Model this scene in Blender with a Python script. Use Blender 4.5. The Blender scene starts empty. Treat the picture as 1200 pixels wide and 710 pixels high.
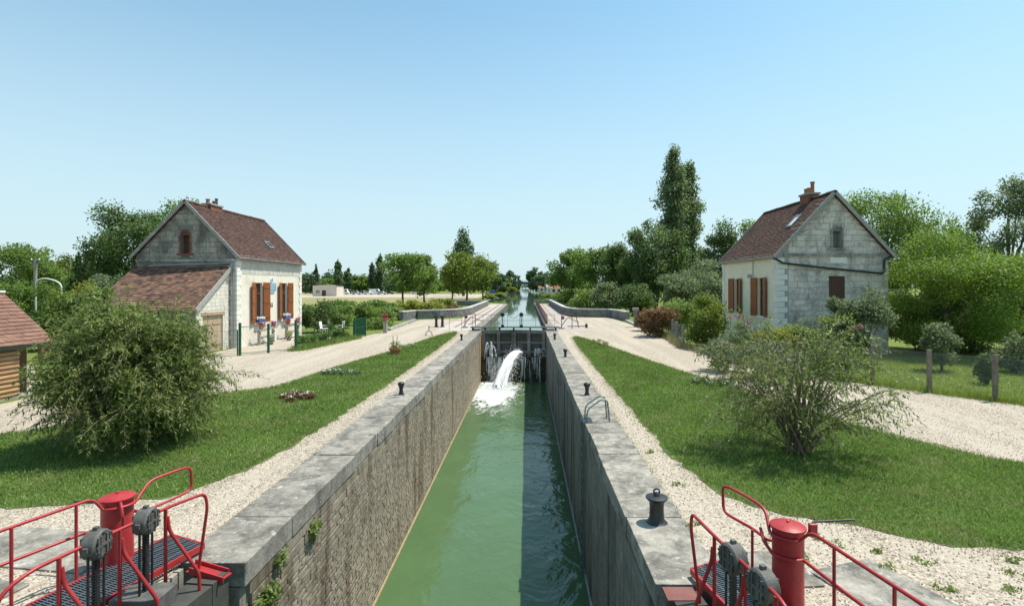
import bpy, bmesh, math, random
import numpy as np
from mathutils import Vector, Matrix
from mathutils.geometry import tessellate_polygon

random.seed(7)
SC = bpy.context.scene
COL = SC.collection
R = math.radians

# ------------------------------------------------------------------ camera, sky, sun, exposure
EYE = 3.6                      # the camera stands on the road bridge below the lock
F = 620.0                      # focal length in photograph pixels
cam_d = bpy.data.cameras.new("camera")
cam = bpy.data.objects.new("camera", cam_d); COL.objects.link(cam)
cam.location = (0, 0, EYE); cam.rotation_euler = (R(90), 0, 0)
cam_d.sensor_width = 36.0; cam_d.lens = F / 1200 * 36.0
cam_d.shift_x = -17 / 1200; cam_d.shift_y = -19 / 1200
cam_d.clip_start = 0.05; cam_d.clip_end = 9000
SC.camera = cam

SUNV = Vector((0.42, 0.17, 1.0)).normalized()
world = bpy.data.worlds.new("World"); SC.world = world; world.use_nodes = True
wn = world.node_tree.nodes; wl = world.node_tree.links
wn.clear()
w_out = wn.new("ShaderNodeOutputWorld"); w_bg = wn.new("ShaderNodeBackground")
w_sky = wn.new("ShaderNodeTexSky"); w_sky.sky_type = 'NISHITA'; w_sky.sun_disc = False
w_sky.sun_elevation = math.asin(SUNV.z); w_sky.sun_rotation = math.atan2(SUNV.x, SUNV.y)
w_sky.air_density = 1.0; w_sky.dust_density = 1.0; w_sky.ozone_density = 1.5; w_sky.altitude = 100
w_bg.inputs[1].default_value = 0.135
w_mx = wn.new("ShaderNodeMix"); w_mx.data_type = 'RGBA'; w_mx.blend_type = 'MULTIPLY'; w_mx.inputs[0].default_value = 1
w_mx.inputs[7].default_value = (.67, .95, .88, 1)          # the picture's cyan white balance, the same all over the sky
w_hz = wn.new('ShaderNodeMix'); w_hz.data_type = 'RGBA'; w_hz.inputs[7].default_value = (2.95, 3.65, 3.95, 1)   # pale summer haze, thickening evenly down to the horizon all round
w_tc = wn.new('ShaderNodeTexCoord'); w_sp = wn.new('ShaderNodeSeparateXYZ'); w_mr = wn.new('ShaderNodeMapRange'); w_mr.interpolation_type = 'SMOOTHSTEP'
wl.new(w_tc.outputs['Generated'], w_sp.inputs[0]); wl.new(w_sp.outputs[2], w_mr.inputs[0]); wl.new(w_mr.outputs[0], w_hz.inputs[0])
w_mr.inputs[1].default_value = -0.02; w_mr.inputs[2].default_value = .58; w_mr.inputs[3].default_value = .9; w_mr.inputs[4].default_value = .08
wl.new(w_sky.outputs[0], w_mx.inputs[6]); wl.new(w_mx.outputs[2], w_hz.inputs[6]); wl.new(w_hz.outputs[2], w_bg.inputs[0]); wl.new(w_bg.outputs[0], w_out.inputs[0])

sun_d = bpy.data.lights.new("sun", 'SUN'); sun_d.energy = 3.6; sun_d.angle = R(0.55); sun_d.color = (1.0, 0.945, 0.85)
sun = bpy.data.objects.new("sun", sun_d); COL.objects.link(sun)
sun.rotation_euler = SUNV.to_track_quat('Z', 'Y').to_euler(); sun.location = (30, 10, 60)

vs = SC.view_settings
vs.view_transform = 'Standard'; vs.look = 'None'; vs.exposure = 0.75; vs.gamma = 1.0; vs.use_curve_mapping = False
SC.cycles.max_bounces = 7; SC.cycles.transparent_max_bounces = 12; SC.cycles.caustics_reflective = False; SC.cycles.caustics_refractive = False

# ------------------------------------------------------------------ helpers
def px_x(px, Y): return (px - 617) * Y / F
def px_z(py, Y): return EYE + (336 - py) * Y / F

class MB:
    """collects faces in world coordinates; build() links them as one mesh object"""
    def __init__(s): s.v = []; s.f = []
    def add(s, vs_, fs_):
        o = len(s.v); s.v.extend([tuple(p) for p in vs_]); s.f.extend([tuple(i + o for i in f) for f in fs_]); return s
    def box(s, x0, x1, y0, y1, z0, z1):
        return s.add([(x0,y0,z0),(x1,y0,z0),(x1,y1,z0),(x0,y1,z0),(x0,y0,z1),(x1,y0,z1),(x1,y1,z1),(x0,y1,z1)],
                     [(3,2,1,0),(4,5,6,7),(0,1,5,4),(1,2,6,5),(2,3,7,6),(3,0,4,7)])
    def obox(s, c, a, b, h):
        """box from centre c, half axes a, b, h (vectors)"""
        c, a, b, h = Vector(c), Vector(a), Vector(b), Vector(h)
        P = [c-a-b-h, c+a-b-h, c+a+b-h, c-a+b-h, c-a-b+h, c+a-b+h, c+a+b+h, c-a+b+h]
        return s.add(P, [(3,2,1,0),(4,5,6,7),(0,1,5,4),(1,2,6,5),(2,3,7,6),(3,0,4,7)])
    def bar(s, p, q, w, h):
        """rectangular bar p-q, width w sideways, height h"""
        p, q = Vector(p), Vector(q); d = (q-p); L = d.length; d.normalize()
        up = Vector((0,0,1)) if abs(d.z) < .95 else Vector((0,1,0))
        sd = d.cross(up).normalized(); u = sd.cross(d).normalized()
        return s.obox((p+q)/2, d*L/2, sd*w/2, u*h/2)
    def tube(s, pts, r, n=8, closed=False, caps=True):
        pts = [Vector(p) for p in pts]; m = len(pts); o = len(s.v)
        prev = None
        for i, p in enumerate(pts):
            if closed: d = pts[(i+1) % m] - pts[i-1]
            else: d = pts[min(i+1, m-1)] - pts[max(i-1, 0)]
            d.normalize()
            if prev is None:
                a = Vector((0,0,1)) if abs(d.z) < .9 else Vector((1,0,0))
                u = a.cross(d).normalized()
            else:
                u = (prev - d * prev.dot(d)).normalized()
            prev = u; w = d.cross(u)
            rr = r[i] if isinstance(r, (list, tuple)) else r
            for k in range(n):
                t = 2*math.pi*k/n
                s.v.append(tuple(p + (u*math.cos(t) + w*math.sin(t))*rr))
        for i in range(m if closed else m-1):
            for k in range(n):
                a = o + i*n + k; b = o + i*n + (k+1) % n
                c = o + ((i+1) % m)*n + (k+1) % n; d_ = o + ((i+1) % m)*n + k
                s.f.append((a, b, c, d_))
        if caps and not closed:
            s.f.append(tuple(o + k for k in reversed(range(n)))); s.f.append(tuple(o + (m-1)*n + k for k in range(n)))
        return s
    def lathe(s, c, prof, n=24):
        o = len(s.v); m = len(prof)
        for r, z in prof:
            for k in range(n):
                t = 2*math.pi*k/n; s.v.append((c[0]+r*math.cos(t), c[1]+r*math.sin(t), c[2]+z))
        for i in range(m-1):
            for k in range(n):
                s.f.append((o+i*n+k, o+i*n+(k+1) % n, o+(i+1)*n+(k+1) % n, o+(i+1)*n+k))
        s.f.append(tuple(o+k for k in reversed(range(n)))); s.f.append(tuple(o+(m-1)*n+k for k in range(n)))
        return s
    def prism(s, poly, vec):
        """closed prism from a planar polygon (3D points) extruded by vec"""
        n = len(poly); v = Vector(vec); P = [Vector(p) for p in poly]
        fs_ = [tuple(reversed(range(n))), tuple(range(n, 2*n))]
        for i in range(n):
            j = (i+1) % n; fs_.append((i, j, j+n, i+n))
        return s.add(P + [p+v for p in P], fs_)
    def disc(s, c, axis, r, t, n=24, bevel=.02):
        """drum with bevelled rim, axis along a vector"""
        a = Vector(axis).normalized(); up = Vector((0,0,1)) if abs(a.z) < .9 else Vector((1,0,0))
        u = a.cross(up).normalized(); w = a.cross(u); c = Vector(c)
        prof = [(r-bevel, -t/2), (r, -t/2+bevel), (r, t/2-bevel), (r-bevel, t/2)]
        o = len(s.v)
        for rr, h in prof:
            for k in range(n):
                th = 2*math.pi*k/n; s.v.append(tuple(c + a*h + (u*math.cos(th)+w*math.sin(th))*rr))
        for i in range(3):
            for k in range(n): s.f.append((o+i*n+k, o+i*n+(k+1) % n, o+(i+1)*n+(k+1) % n, o+(i+1)*n+k))
        s.f.append(tuple(o+k for k in reversed(range(n)))); s.f.append(tuple(o+3*n+k for k in range(n)))
        return s
    def build(s, name, m, parent=None, smooth=False, kind=None, bevel=0, fix=True):
        off = Vector((0,0,0)); p = parent
        while p is not None: off += p.location; p = p.parent
        me = bpy.data.meshes.new(name)
        me.from_pydata([tuple(Vector(v)-off) for v in s.v], [], s.f)
        if fix:
            bm = bmesh.new(); bm.from_mesh(me)
            bmesh.ops.recalc_face_normals(bm, faces=bm.faces); bm.to_mesh(me); bm.free()
        me.materials.append(M[m] if isinstance(m, str) else m)
        if smooth:
            me.polygons.foreach_set('use_smooth', [True]*len(me.polygons))
            me.set_sharp_from_angle(angle=R(38))
        o = bpy.data.objects.new(name, me); COL.objects.link(o)
        if parent: o.parent = parent
        if kind: o["kind"] = kind
        if bevel:
            b = o.modifiers.new("bevel", 'BEVEL'); b.width = bevel; b.segments = 2; b.limit_method = 'ANGLE'
        return o

def tag(o, label, cat, group=None):
    o["label"] = label; o["category"] = cat
    if group: o["group"] = group
    return o
def thing(name, label, cat, loc=(0,0,0), group=None):
    o = bpy.data.objects.new(name, None); COL.objects.link(o); o.location = loc; o.empty_display_size = .2
    return tag(o, label, cat, group)
def part_empty(name, parent, label=None):
    o = bpy.data.objects.new(name, None); COL.objects.link(o); o.parent = parent
    if label: o["label"] = label
    return o
def struct(o): o["kind"] = "structure"; return o
def np_mesh(name, verts, faces4, m, parent=None, kind=None, tri=False):
    """fast mesh from numpy arrays of equal-sized faces"""
    k = 3 if tri else 4
    off = Vector((0,0,0)); p = parent
    while p is not None: off += p.location; p = p.parent
    verts = np.asarray(verts, np.float32) - np.array(off, np.float32)
    me = bpy.data.meshes.new(name); nf = len(faces4)
    me.vertices.add(len(verts)); me.vertices.foreach_set('co', verts.ravel())
    me.loops.add(nf*k); me.loops.foreach_set('vertex_index', np.asarray(faces4, np.int32).ravel())
    me.polygons.add(nf); me.polygons.foreach_set('loop_start', np.arange(0, nf*k, k, dtype=np.int32))
    me.update(calc_edges=True); me.validate()
    me.materials.append(M[m] if isinstance(m, str) else m)
    o = bpy.data.objects.new(name, me); COL.objects.link(o)
    if parent: o.parent = parent
    if kind: o["kind"] = kind
    return o

# ------------------------------------------------------------------ materials
M = {}
def ramp(nt, fac, stops):
    n = nt.nodes.new("ShaderNodeValToRGB"); nt.links.new(fac, n.inputs[0])
    el = n.color_ramp.elements
    while len(el) < len(stops): el.new(.5)
    for e, (p, c) in zip(el, stops): e.position = p; e.color = (*c, 1) if len(c) == 3 else c
    return n.outputs[0]
def noise(nt, vec, scale, detail=5, rough=.6, dist=0):
    n = nt.nodes.new("ShaderNodeTexNoise"); n.inputs['Scale'].default_value = scale; n.inputs['Detail'].default_value = detail
    n.inputs['Roughness'].default_value = rough; n.inputs['Distortion'].default_value = dist
    nt.links.new(vec, n.inputs['Vector']); return n.outputs[0]
def mapping(nt, vec, sc):
    n = nt.nodes.new("ShaderNodeMapping"); n.inputs['Scale'].default_value = sc; nt.links.new(vec, n.inputs[0]); return n.outputs[0]
def mix(nt, fac, a, b, mode='MIX'):
    n = nt.nodes.new("ShaderNodeMix"); n.data_type = 'RGBA'; n.blend_type = mode
    for s_, v in ((n.inputs[0], fac), (n.inputs[6], a), (n.inputs[7], b)):
        if isinstance(v, (int, float)): s_.default_value = v
        elif isinstance(v, tuple): s_.default_value = (*v, 1)
        else: nt.links.new(v, s_)
    return n.outputs[2]
def mth(nt, op, a, b=None, clamp=False):
    n = nt.nodes.new("ShaderNodeMath"); n.operation = op; n.use_clamp = clamp
    for i, v in enumerate((a, b)):
        if v is None: continue
        if isinstance(v, (int, float)): n.inputs[i].default_value = v
        else: nt.links.new(v, n.inputs[i])
    return n.outputs[0]
def base_mat(name):
    m = bpy.data.materials.new(name); m.use_nodes = True; nt = m.node_tree; M[name] = m
    b = nt.nodes['Principled BSDF']; g = nt.nodes.new("ShaderNodeNewGeometry")
    return m, nt, b, g
def bump(nt, b, h, strength, dist=.02):
    n = nt.nodes.new("ShaderNodeBump"); n.inputs['Strength'].default_value = strength; n.inputs['Distance'].default_value = dist
    nt.links.new(h, n.inputs['Height']); nt.links.new(n.outputs[0], b.inputs['Normal'])
def simple(name, c1, c2, scale=4, rough=.8, bumpv=.3, bscale=30, vary=0.0, metallic=0, stretch=None, spec=.4, isl=False):
    m, nt, b, g = base_mat(name)
    vec = g.outputs['Position']
    if stretch: vec = mapping(nt, vec, stretch)
    n1 = noise(nt, vec, scale, 7, .65)
    c = ramp(nt, n1, [(.3, c1), (.7, c2)])
    if vary:
        if isl: rnd = g.outputs['Random Per Island']
        else:
            oi = nt.nodes.new("ShaderNodeObjectInfo"); rnd = oi.outputs['Random']
        h = nt.nodes.new("ShaderNodeHueSaturation"); nt.links.new(c, h.inputs['Color'])
        nt.links.new(mth(nt, 'ADD', mth(nt, 'MULTIPLY', rnd, 2*vary), 1-vary), h.inputs['Value']); c = h.outputs[0]
    nt.links.new(c, b.inputs['Base Color']); b.inputs['Roughness'].default_value = rough
    b.inputs['Metallic'].default_value = metallic; b.inputs['Specular IOR Level'].default_value = spec
    if bumpv: bump(nt, b, noise(nt, g.outputs['Position'], bscale, 4, .7), bumpv)
    return m

# -- masonry with lichen and streaks
def masonry(name, c1, c2, dark, dark_amt=.5, rust=None, rust_amt=.0, vary=.12, isl=False, scale=3.0, streak_scale=(3,3,.35), light=None, rmask=None, bumpv=.5):
    m, nt, b, g = base_mat(name); P = g.outputs['Position']
    c = ramp(nt, noise(nt, P, scale*3, 8, .7), [(.28, c1), (.72, c2)])
    if isl: rnd = g.outputs['Random Per Island']
    else:
        oi = nt.nodes.new("ShaderNodeObjectInfo"); rnd = oi.outputs['Random']
    h = nt.nodes.new("ShaderNodeHueSaturation"); nt.links.new(c, h.inputs['Color'])
    nt.links.new(mth(nt, 'ADD', mth(nt, 'MULTIPLY', rnd, 2*vary), 1-vary), h.inputs['Value']); c = h.outputs[0]
    n2 = noise(nt, P, scale*.55, 9, .75, .4)
    f = ramp(nt, n2, [(.62-.25*dark_amt, (0,0,0)), (.78-.2*dark_amt, (1,1,1))])
    c = mix(nt, mth(nt, 'MULTIPLY', f, .85), c, dark)
    if light:
        n4 = noise(nt, P, scale*1.7, 8, .8, .2)
        c = mix(nt, mth(nt, 'MULTIPLY', ramp(nt, n4, [(.56, (0,0,0)), (.66, (1,1,1))]), .7), c, light)
    if rust:
        n3 = noise(nt, mapping(nt, P, streak_scale), 1.0, 6, .6)
        f3 = ramp(nt, n3, [(.62-.2*rust_amt, (0,0,0)), (.75-.2*rust_amt, (1,1,1))])
        c = mix(nt, mth(nt, 'MULTIPLY', f3, .8), c, rust)
    if rmask:                                   # a stain with its own place on the wall
        axis, lo, hi, colr = rmask
        sx = nt.nodes.new("ShaderNodeSeparateXYZ"); nt.links.new(P, sx.inputs[0])
        mr = nt.nodes.new("ShaderNodeMapRange"); nt.links.new(sx.outputs[axis], mr.inputs[0])
        mr.inputs[1].default_value = lo; mr.inputs[2].default_value = hi
        c = mix(nt, mth(nt, 'MULTIPLY', mr.outputs[0], mth(nt, 'ADD', .35, n2), True), c, colr)
    nt.links.new(c, b.inputs['Base Color']); b.inputs['Roughness'].default_value = .9; b.inputs['Specular IOR Level'].default_value = .25
    bump(nt, b, noise(nt, P, 22, 6, .75), bumpv, .02)
    return m

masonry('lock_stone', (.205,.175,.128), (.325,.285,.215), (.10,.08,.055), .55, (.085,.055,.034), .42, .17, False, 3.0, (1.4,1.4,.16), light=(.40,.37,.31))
masonry('lock_stone_joined', (.205,.175,.128), (.325,.285,.215), (.10,.08,.055), .55, (.085,.055,.034), .42, .17, True, 3.0, (1.4,1.4,.16), light=(.40,.37,.31), rmask=(1, 40.2, 43.0, (.36,.2,.06)))
masonry('lock_mortar', (.19,.17,.135), (.29,.26,.21), (.08,.07,.055), .4, (.06,.05,.035), .3, 0, False, 3.0, (1.4,1.4,.16), rmask=(1, 40.2, 43.0, (.36,.2,.06)))
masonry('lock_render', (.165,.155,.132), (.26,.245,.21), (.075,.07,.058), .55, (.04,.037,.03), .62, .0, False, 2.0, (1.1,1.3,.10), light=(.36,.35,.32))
masonry('coping', (.235,.215,.18), (.39,.362,.31), (.085,.08,.07), .8, None, 0, .16, False, 3.4, light=(.60,.575,.525), bumpv=.8)
masonry('parapet', (.16,.155,.15), (.27,.265,.255), (.06,.06,.058), .55, None, 0, .1, True, 2.0)
masonry('parapet_cap', (.42,.41,.38), (.58,.56,.52), (.2,.2,.19), .3, None, 0, .08, False, 1.5)
masonry('gable_grey', (.30,.27,.23), (.44,.405,.35), (.10,.097,.09), .85, (.09,.09,.085), .42, .16, False, 1.6, (.9,.9,.25), light=(.55,.53,.49))
masonry('gable_pale', (.58,.51,.44), (.76,.685,.60), (.16,.155,.14), .62, (.2,.195,.19), .33, .11, False, 1.5, (.9,.9,.22), light=(.72,.70,.66))
masonry('wall_core', (.33,.32,.30), (.45,.43,.40), (.2,.2,.19), .3, None, 0, 0, False, 2)
masonry('core_dark', (.16,.155,.15), (.22,.215,.2), (.1,.1,.095), .3, None, 0, 0, False, 2)
masonry('plaster', (.70,.64,.53), (.80,.75,.65), (.55,.49,.40), .16, (.58,.52,.43), .12, 0, False, .9, (.8,.8,.2), bumpv=.2)
masonry('plaster_cream', (.78,.70,.51), (.85,.79,.62), (.62,.56,.42), .16, (.66,.6,.47), .12, 0, False, .9, (.8,.8,.2), bumpv=.2)
masonry('frieze', (.48,.46,.42), (.62,.59,.53), (.33,.32,.3), .35, None, 0, .08, False, 2)
masonry('cream_block', (.76,.69,.51), (.84,.78,.62), (.64,.58,.44), .16, None, 0, .03, False, 2)
masonry('quoin', (.70,.68,.62), (.82,.79,.72), (.45,.44,.4), .25, None, 0, .07, False, 2)
masonry('lean_block', (.60,.57,.49), (.72,.69,.60), (.4,.38,.33), .25, None, 0, .08, False, 2)
masonry('brick', (.17,.075,.052), (.27,.12,.08), (.13,.06,.05), .3, None, 0, .2, False, 4)
masonry('algae_wall', (.05,.055,.035), (.10,.095,.06), (.02,.022,.015), .6, None, 0, .2, True, 3)
masonry('ochre_edge', (.28,.21,.11), (.42,.34,.2), (.2,.15,.08), .3, None, 0, .1, False, 3)
masonry('slab', (.26,.25,.235), (.38,.37,.34), (.2,.2,.19), .35, None, 0, .1, False, 2, light=(.62,.6,.57))
masonry('quay', (.36,.32,.275), (.47,.42,.365), (.33,.27,.23), .4, None, 0, .1, False, 1.2)
masonry('quay_dark', (.25,.2,.18), (.34,.27,.24), (.15,.13,.12), .4, None, 0, .1, False, 2)

simple('tile_brown', (.062,.032,.025), (.115,.056,.04), 2.2, .85, .3, 30, .38, isl=True)
simple('tile_old', (.08,.048,.036), (.22,.12,.08), 4.0, .88, .35, 30, .5, isl=True)
simple('tile_right', (.07,.037,.026), (.13,.068,.043), 1.6, .85, .3, 30, .38, isl=True)
simple('shingle_pink', (.17,.085,.06), (.235,.125,.09), 3, .85, .3, 60, .13, isl=True)
simple('wood_shutter', (.22,.065,.018), (.34,.115,.035), 6, .5, .2, 30, .12, stretch=(6,6,.6))
simple('wood_dark', (.07,.028,.016), (.12,.05,.03), 5, .6, .2, 30, .1, stretch=(6,6,.6))
simple('wood_old', (.34,.25,.16), (.50,.39,.27), 4, .8, .4, 25, .15, stretch=(5,5,.5))
simple('wood_log', (.27,.15,.065), (.40,.25,.125), 4, .65, .3, 25, .16, stretch=(1,1,6))
simple('wood_grey', (.20,.18,.15), (.31,.285,.245), 5, .85, .4, 30, .15)
simple('gate_wood', (.10,.10,.085), (.19,.185,.15), 2, .75, .4, 20, .15)
simple('gate_beam', (.17,.165,.14), (.27,.26,.22), 2, .75, .4, 20, .15)
simple('gate_wood_dark', (.035,.036,.03), (.075,.072,.06), 2, .7, .4, 20, .15)  # gate wood coloured darker to imitate the dark void at the lower gates
simple('green_fascia', (.02,.05,.04), (.035,.08,.06), 3, .6, .1, 20)
simple('green_paint', (.008,.07,.03), (.012,.10,.045), 3, .45, .1, 20)
simple('white_paint', (.70,.70,.67), (.80,.80,.77), 3, .5, .1, 20)
simple('window_frame', (.62,.60,.55), (.72,.70,.65), 3, .5, .1, 20)
simple('zinc', (.22,.23,.235), (.32,.33,.335), 3, .5, .1, 20)
m = simple('red_paint', (.30,.016,.018), (.42,.028,.03), 5, .42, .12, 14, spec=.45)
nt = m.node_tree; b = nt.nodes['Principled BSDF']; g = nt.nodes.new("ShaderNodeNewGeometry"); c0 = b.inputs['Base Color'].links[0].from_socket
ch = ramp(nt, noise(nt, g.outputs['Position'], 26, 8, .8), [(.60,(0,0,0)),(.66,(1,1,1))])     # chips and rust spots
du = ramp(nt, noise(nt, g.outputs['Position'], 3.5, 6, .7), [(.45,(0,0,0)),(.75,(1,1,1))])    # chalky fading
c1 = mix(nt, mth(nt, 'MULTIPLY', du, .3), c0, (.40,.10,.09)); c1 = mix(nt, mth(nt, 'MULTIPLY', ch, .75), c1, (.10,.045,.03))
nt.links.new(c1, b.inputs['Base Color'])
simple('red_faded', (.16,.055,.045), (.24,.095,.075), 4, .55, .1, 20)
simple('black_iron', (.012,.013,.014), (.03,.032,.034), 8, .42, .25, 40, spec=.5)
simple('grey_iron', (.06,.058,.054), (.145,.14,.125), 9, .6, .4, 45, spec=.4)
simple('steel_grate', (.10,.125,.14), (.17,.20,.22), 6, .45, .1, 40, metallic=.5)
simple('galv', (.16,.20,.20), (.23,.28,.27), 6, .4, .1, 40, metallic=.6)
simple('terracotta', (.30,.12,.07), (.42,.19,.11), 5, .8, .2, 30, .15)
simple('bark', (.07,.055,.04), (.15,.12,.09), 8, .9, .6, 18)
simple('bark_light', (.13,.10,.065), (.22,.175,.12), 8, .9, .5, 18)
simple('soil', (.09,.065,.045), (.15,.11,.08), 6, .95, .5, 20)
simple('blue_plaque', (.16,.30,.42), (.24,.38,.50), 6, .35, .05, 20)
simple('lettering', (.03,.03,.035), (.04,.04,.045), 6, .6, 0)
simple('white_enamel', (.72,.75,.77), (.78,.80,.82), 6, .35, .05, 20)
simple('blue_box', (.06,.10,.28), (.09,.14,.36), 6, .5, .05, 20)
simple('car_dark', (.03,.035,.05), (.04,.045,.06), 3, .25, 0)
simple('car_silver', (.45,.46,.48), (.5,.51,.53), 3, .25, 0)
simple('car_white', (.76,.76,.75), (.8,.8,.79), 3, .25, 0)
simple('car_blue', (.05,.11,.25), (.06,.13,.28), 3, .25, 0)
simple('tyre', (.015,.015,.015), (.025,.025,.025), 3, .8, 0)
simple('post_weathered', (.15,.125,.095), (.25,.215,.165), 6, .9, .4, 40, .12)
simple('concrete', (.26,.235,.2), (.37,.34,.29), 5, .9, .4, 40, .08)
simple('pale_wall', (.60,.52,.44), (.68,.60,.51), .5, .85, .1, 20)
simple('far_metal', (.05,.055,.055), (.09,.095,.09), .5, .7, 0)
simple('pebble', (.28,.24,.19), (.46,.41,.345), 30, .9, 0, vary=.35, isl=True)
simple('petal_red', (.32,.03,.035), (.42,.06,.05), 9, .6, 0, vary=.3, isl=True)
simple('petal_pink', (.42,.06,.20), (.5,.12,.28), 9, .6, 0, vary=.3, isl=True)
simple('petal_white', (.7,.7,.62), (.78,.77,.7), 9, .6, 0, vary=.1, isl=True)
simple('petal_yellow', (.6,.42,.05), (.7,.52,.1), 9, .6, 0, vary=.2, isl=True)

m, nt, b, g = base_mat('glass')
b.inputs['Base Color'].default_value = (.02,.023,.026,1); b.inputs['Roughness'].default_value = .06; b.inputs['Specular IOR Level'].default_value = .6

# gravel
m, nt, b, g = base_mat('gravel'); P = g.outputs['Position']
v1 = nt.nodes.new("ShaderNodeTexVoronoi"); v1.inputs['Scale'].default_value = 32; nt.links.new(P, v1.inputs['Vector'])
sep = nt.nodes.new("ShaderNodeSeparateColor"); nt.links.new(v1.outputs['Color'], sep.inputs[0])
cg = ramp(nt, sep.outputs[0], [(0, (.205,.165,.118)), (.3, (.355,.295,.225)), (.75, (.465,.395,.312)), (1, (.59,.52,.43))])
cg = mix(nt, mth(nt, 'MULTIPLY', ramp(nt, noise(nt, P, .55, 6, .7), [(.42,(0,0,0)),(.72,(1,1,1))]), .35), cg, (.36,.32,.26), 'MIX')
cg = mix(nt, mth(nt, 'MULTIPLY', ramp(nt, noise(nt, P, 1.1, 8, .8), [(.66,(0,0,0)),(.76,(1,1,1))]), .6), cg, (.14,.15,.07))
cg = mix(nt, mth(nt, 'MULTIPLY', ramp(nt, noise(nt, mapping(nt, P, (1.2,.09,1)), 1.0, 5, .6), [(.44,(0,0,0)),(.6,(1,1,1))]), .55), cg, (.50,.435,.35))
nt.links.new(cg, b.inputs['Base Color']); b.inputs['Roughness'].default_value = .95; b.inputs['Specular IOR Level'].default_value = .2
bump(nt, b, mth(nt, 'SUBTRACT', 1.0, v1.outputs['Distance']), .7, .03)

# grass-covered soil
def turf(name, a, b_, dry, amt, sc=.6):
    m, nt, b, g = base_mat(name); P = g.outputs['Position']
    c = ramp(nt, noise(nt, P, 9, 8, .8), [(.25, a), (.75, b_)])
    c = mix(nt, mth(nt, 'MULTIPLY', ramp(nt, noise(nt, P, sc, 6, .7), [(.45,(0,0,0)),(.7,(1,1,1))]), amt), c, dry)
    nt.links.new(c, b.inputs['Base Color']); b.inputs['Roughness'].default_value = .95; b.inputs['Specular IOR Level'].default_value = .15
    bump(nt, b, noise(nt, P, 40, 5, .8), .8, .04)
turf('lawn', (.06,.115,.02), (.115,.18,.04), (.22,.2,.1), .45)
turf('ground_grass', (.10,.14,.026), (.18,.22,.048), (.20,.19,.07), .5, .25)
turf('meadow_dry', (.19,.185,.075), (.29,.26,.125), (.34,.29,.16), .5, .08)

def leaf(name, cols, trans=.46, rough=.55, vary=.35, dry=None):
    m, nt, b, g = base_mat(name)
    rnd = g.outputs['Random Per Island']
    c = ramp(nt, rnd, [(i/(len(cols)-1), c_) for i, c_ in enumerate(cols)])
    h = nt.nodes.new("ShaderNodeHueSaturation"); nt.links.new(c, h.inputs['Color'])
    nt.links.new(mth(nt, 'ADD', mth(nt, 'MULTIPLY', noise(nt, g.outputs['Position'], .7, 3, .6), 2*vary), 1-vary), h.inputs['Value'])
    c = h.outputs[0]
    if dry:                                   # patches of dried-out turf
        c = mix(nt, mth(nt, 'MULTIPLY', ramp(nt, noise(nt, g.outputs['Position'], .9, 6, .7), [(.52,(0,0,0)),(.70,(1,1,1))]), .6), c, dry)
    nt.links.new(c, b.inputs['Base Color']); b.inputs['Roughness'].default_value = rough; b.inputs['Specular IOR Level'].default_value = .35
    t = nt.nodes.new("ShaderNodeBsdfTranslucent"); hs = nt.nodes.new("ShaderNodeHueSaturation")
    hs.inputs['Value'].default_value = 1.7; hs.inputs['Saturation'].default_value = 1.1
    nt.links.new(c, hs.inputs['Color']); nt.links.new(hs.outputs[0], t.inputs['Color'])
    mx = nt.nodes.new("ShaderNodeMixShader"); mx.inputs[0].default_value = trans
    out = nt.nodes['Material Output']
    nt.links.new(b.outputs[0], mx.inputs[1]); nt.links.new(t.outputs[0], mx.inputs[2]); nt.links.new(mx.outputs[0], out.inputs[0])
leaf('leaf_mid', [(0.082, 0.136, 0.031), (0.136, 0.2, 0.047), (0.181, 0.247, 0.062)])
leaf('leaf_dark', [(0.049, 0.087, 0.03), (0.089, 0.138, 0.042), (0.138, 0.191, 0.059)])
leaf('leaf_far', [(0.049, 0.089, 0.041), (0.082, 0.13, 0.055), (0.114, 0.17, 0.073)])
leaf('leaf_poplar', [(0.076, 0.117, 0.046), (0.124, 0.167, 0.065), (0.209, 0.242, 0.114)])
leaf('leaf_lime', [(0.088, 0.132, 0.02), (0.138, 0.182, 0.033), (0.187, 0.22, 0.05)])
leaf('leaf_acacia', [(.095,.165,.022), (.145,.22,.035), (.22,.29,.06)], .38)
leaf('leaf_grey', [(.09,.125,.055), (.13,.17,.08), (.19,.23,.12)])
leaf('leaf_willow', [(.055,.085,.03), (.10,.135,.055), (.19,.21,.12), (.26,.27,.18)], .25)
leaf('leaf_willow_dark', [(0.064, 0.108, 0.02), (0.105, 0.16, 0.03), (0.164, 0.211, 0.05), (0.269, 0.278, 0.11)], .35)
leaf('leaf_silver', [(0.076, 0.124, 0.025), (0.117, 0.175, 0.035), (0.175, 0.227, 0.055), (0.281, 0.299, 0.13)], .35)
leaf('leaf_red', [(.13,.07,.035), (.20,.10,.055), (.11,.12,.04)])
leaf('leaf_garden', [(0.09, 0.147, 0.033), (0.142, 0.204, 0.05), (0.219, 0.272, 0.077)])
leaf('leaf_yellow', [(.15,.18,.03), (.22,.24,.045), (.30,.28,.06)])
leaf('grass_blade', [(.075,.145,.019), (.115,.195,.03), (.16,.245,.047), (.28,.30,.13)], .3, .6, .55, (.30,.275,.13))
leaf('grass_sun', [(.14,.21,.03), (.2,.27,.045), (.27,.31,.08)], .3, .6, .45, (.30,.28,.1))
leaf('grass_dry', [(.22,.19,.10), (.32,.28,.16), (.14,.17,.05)], .3, .7, .3)

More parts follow.
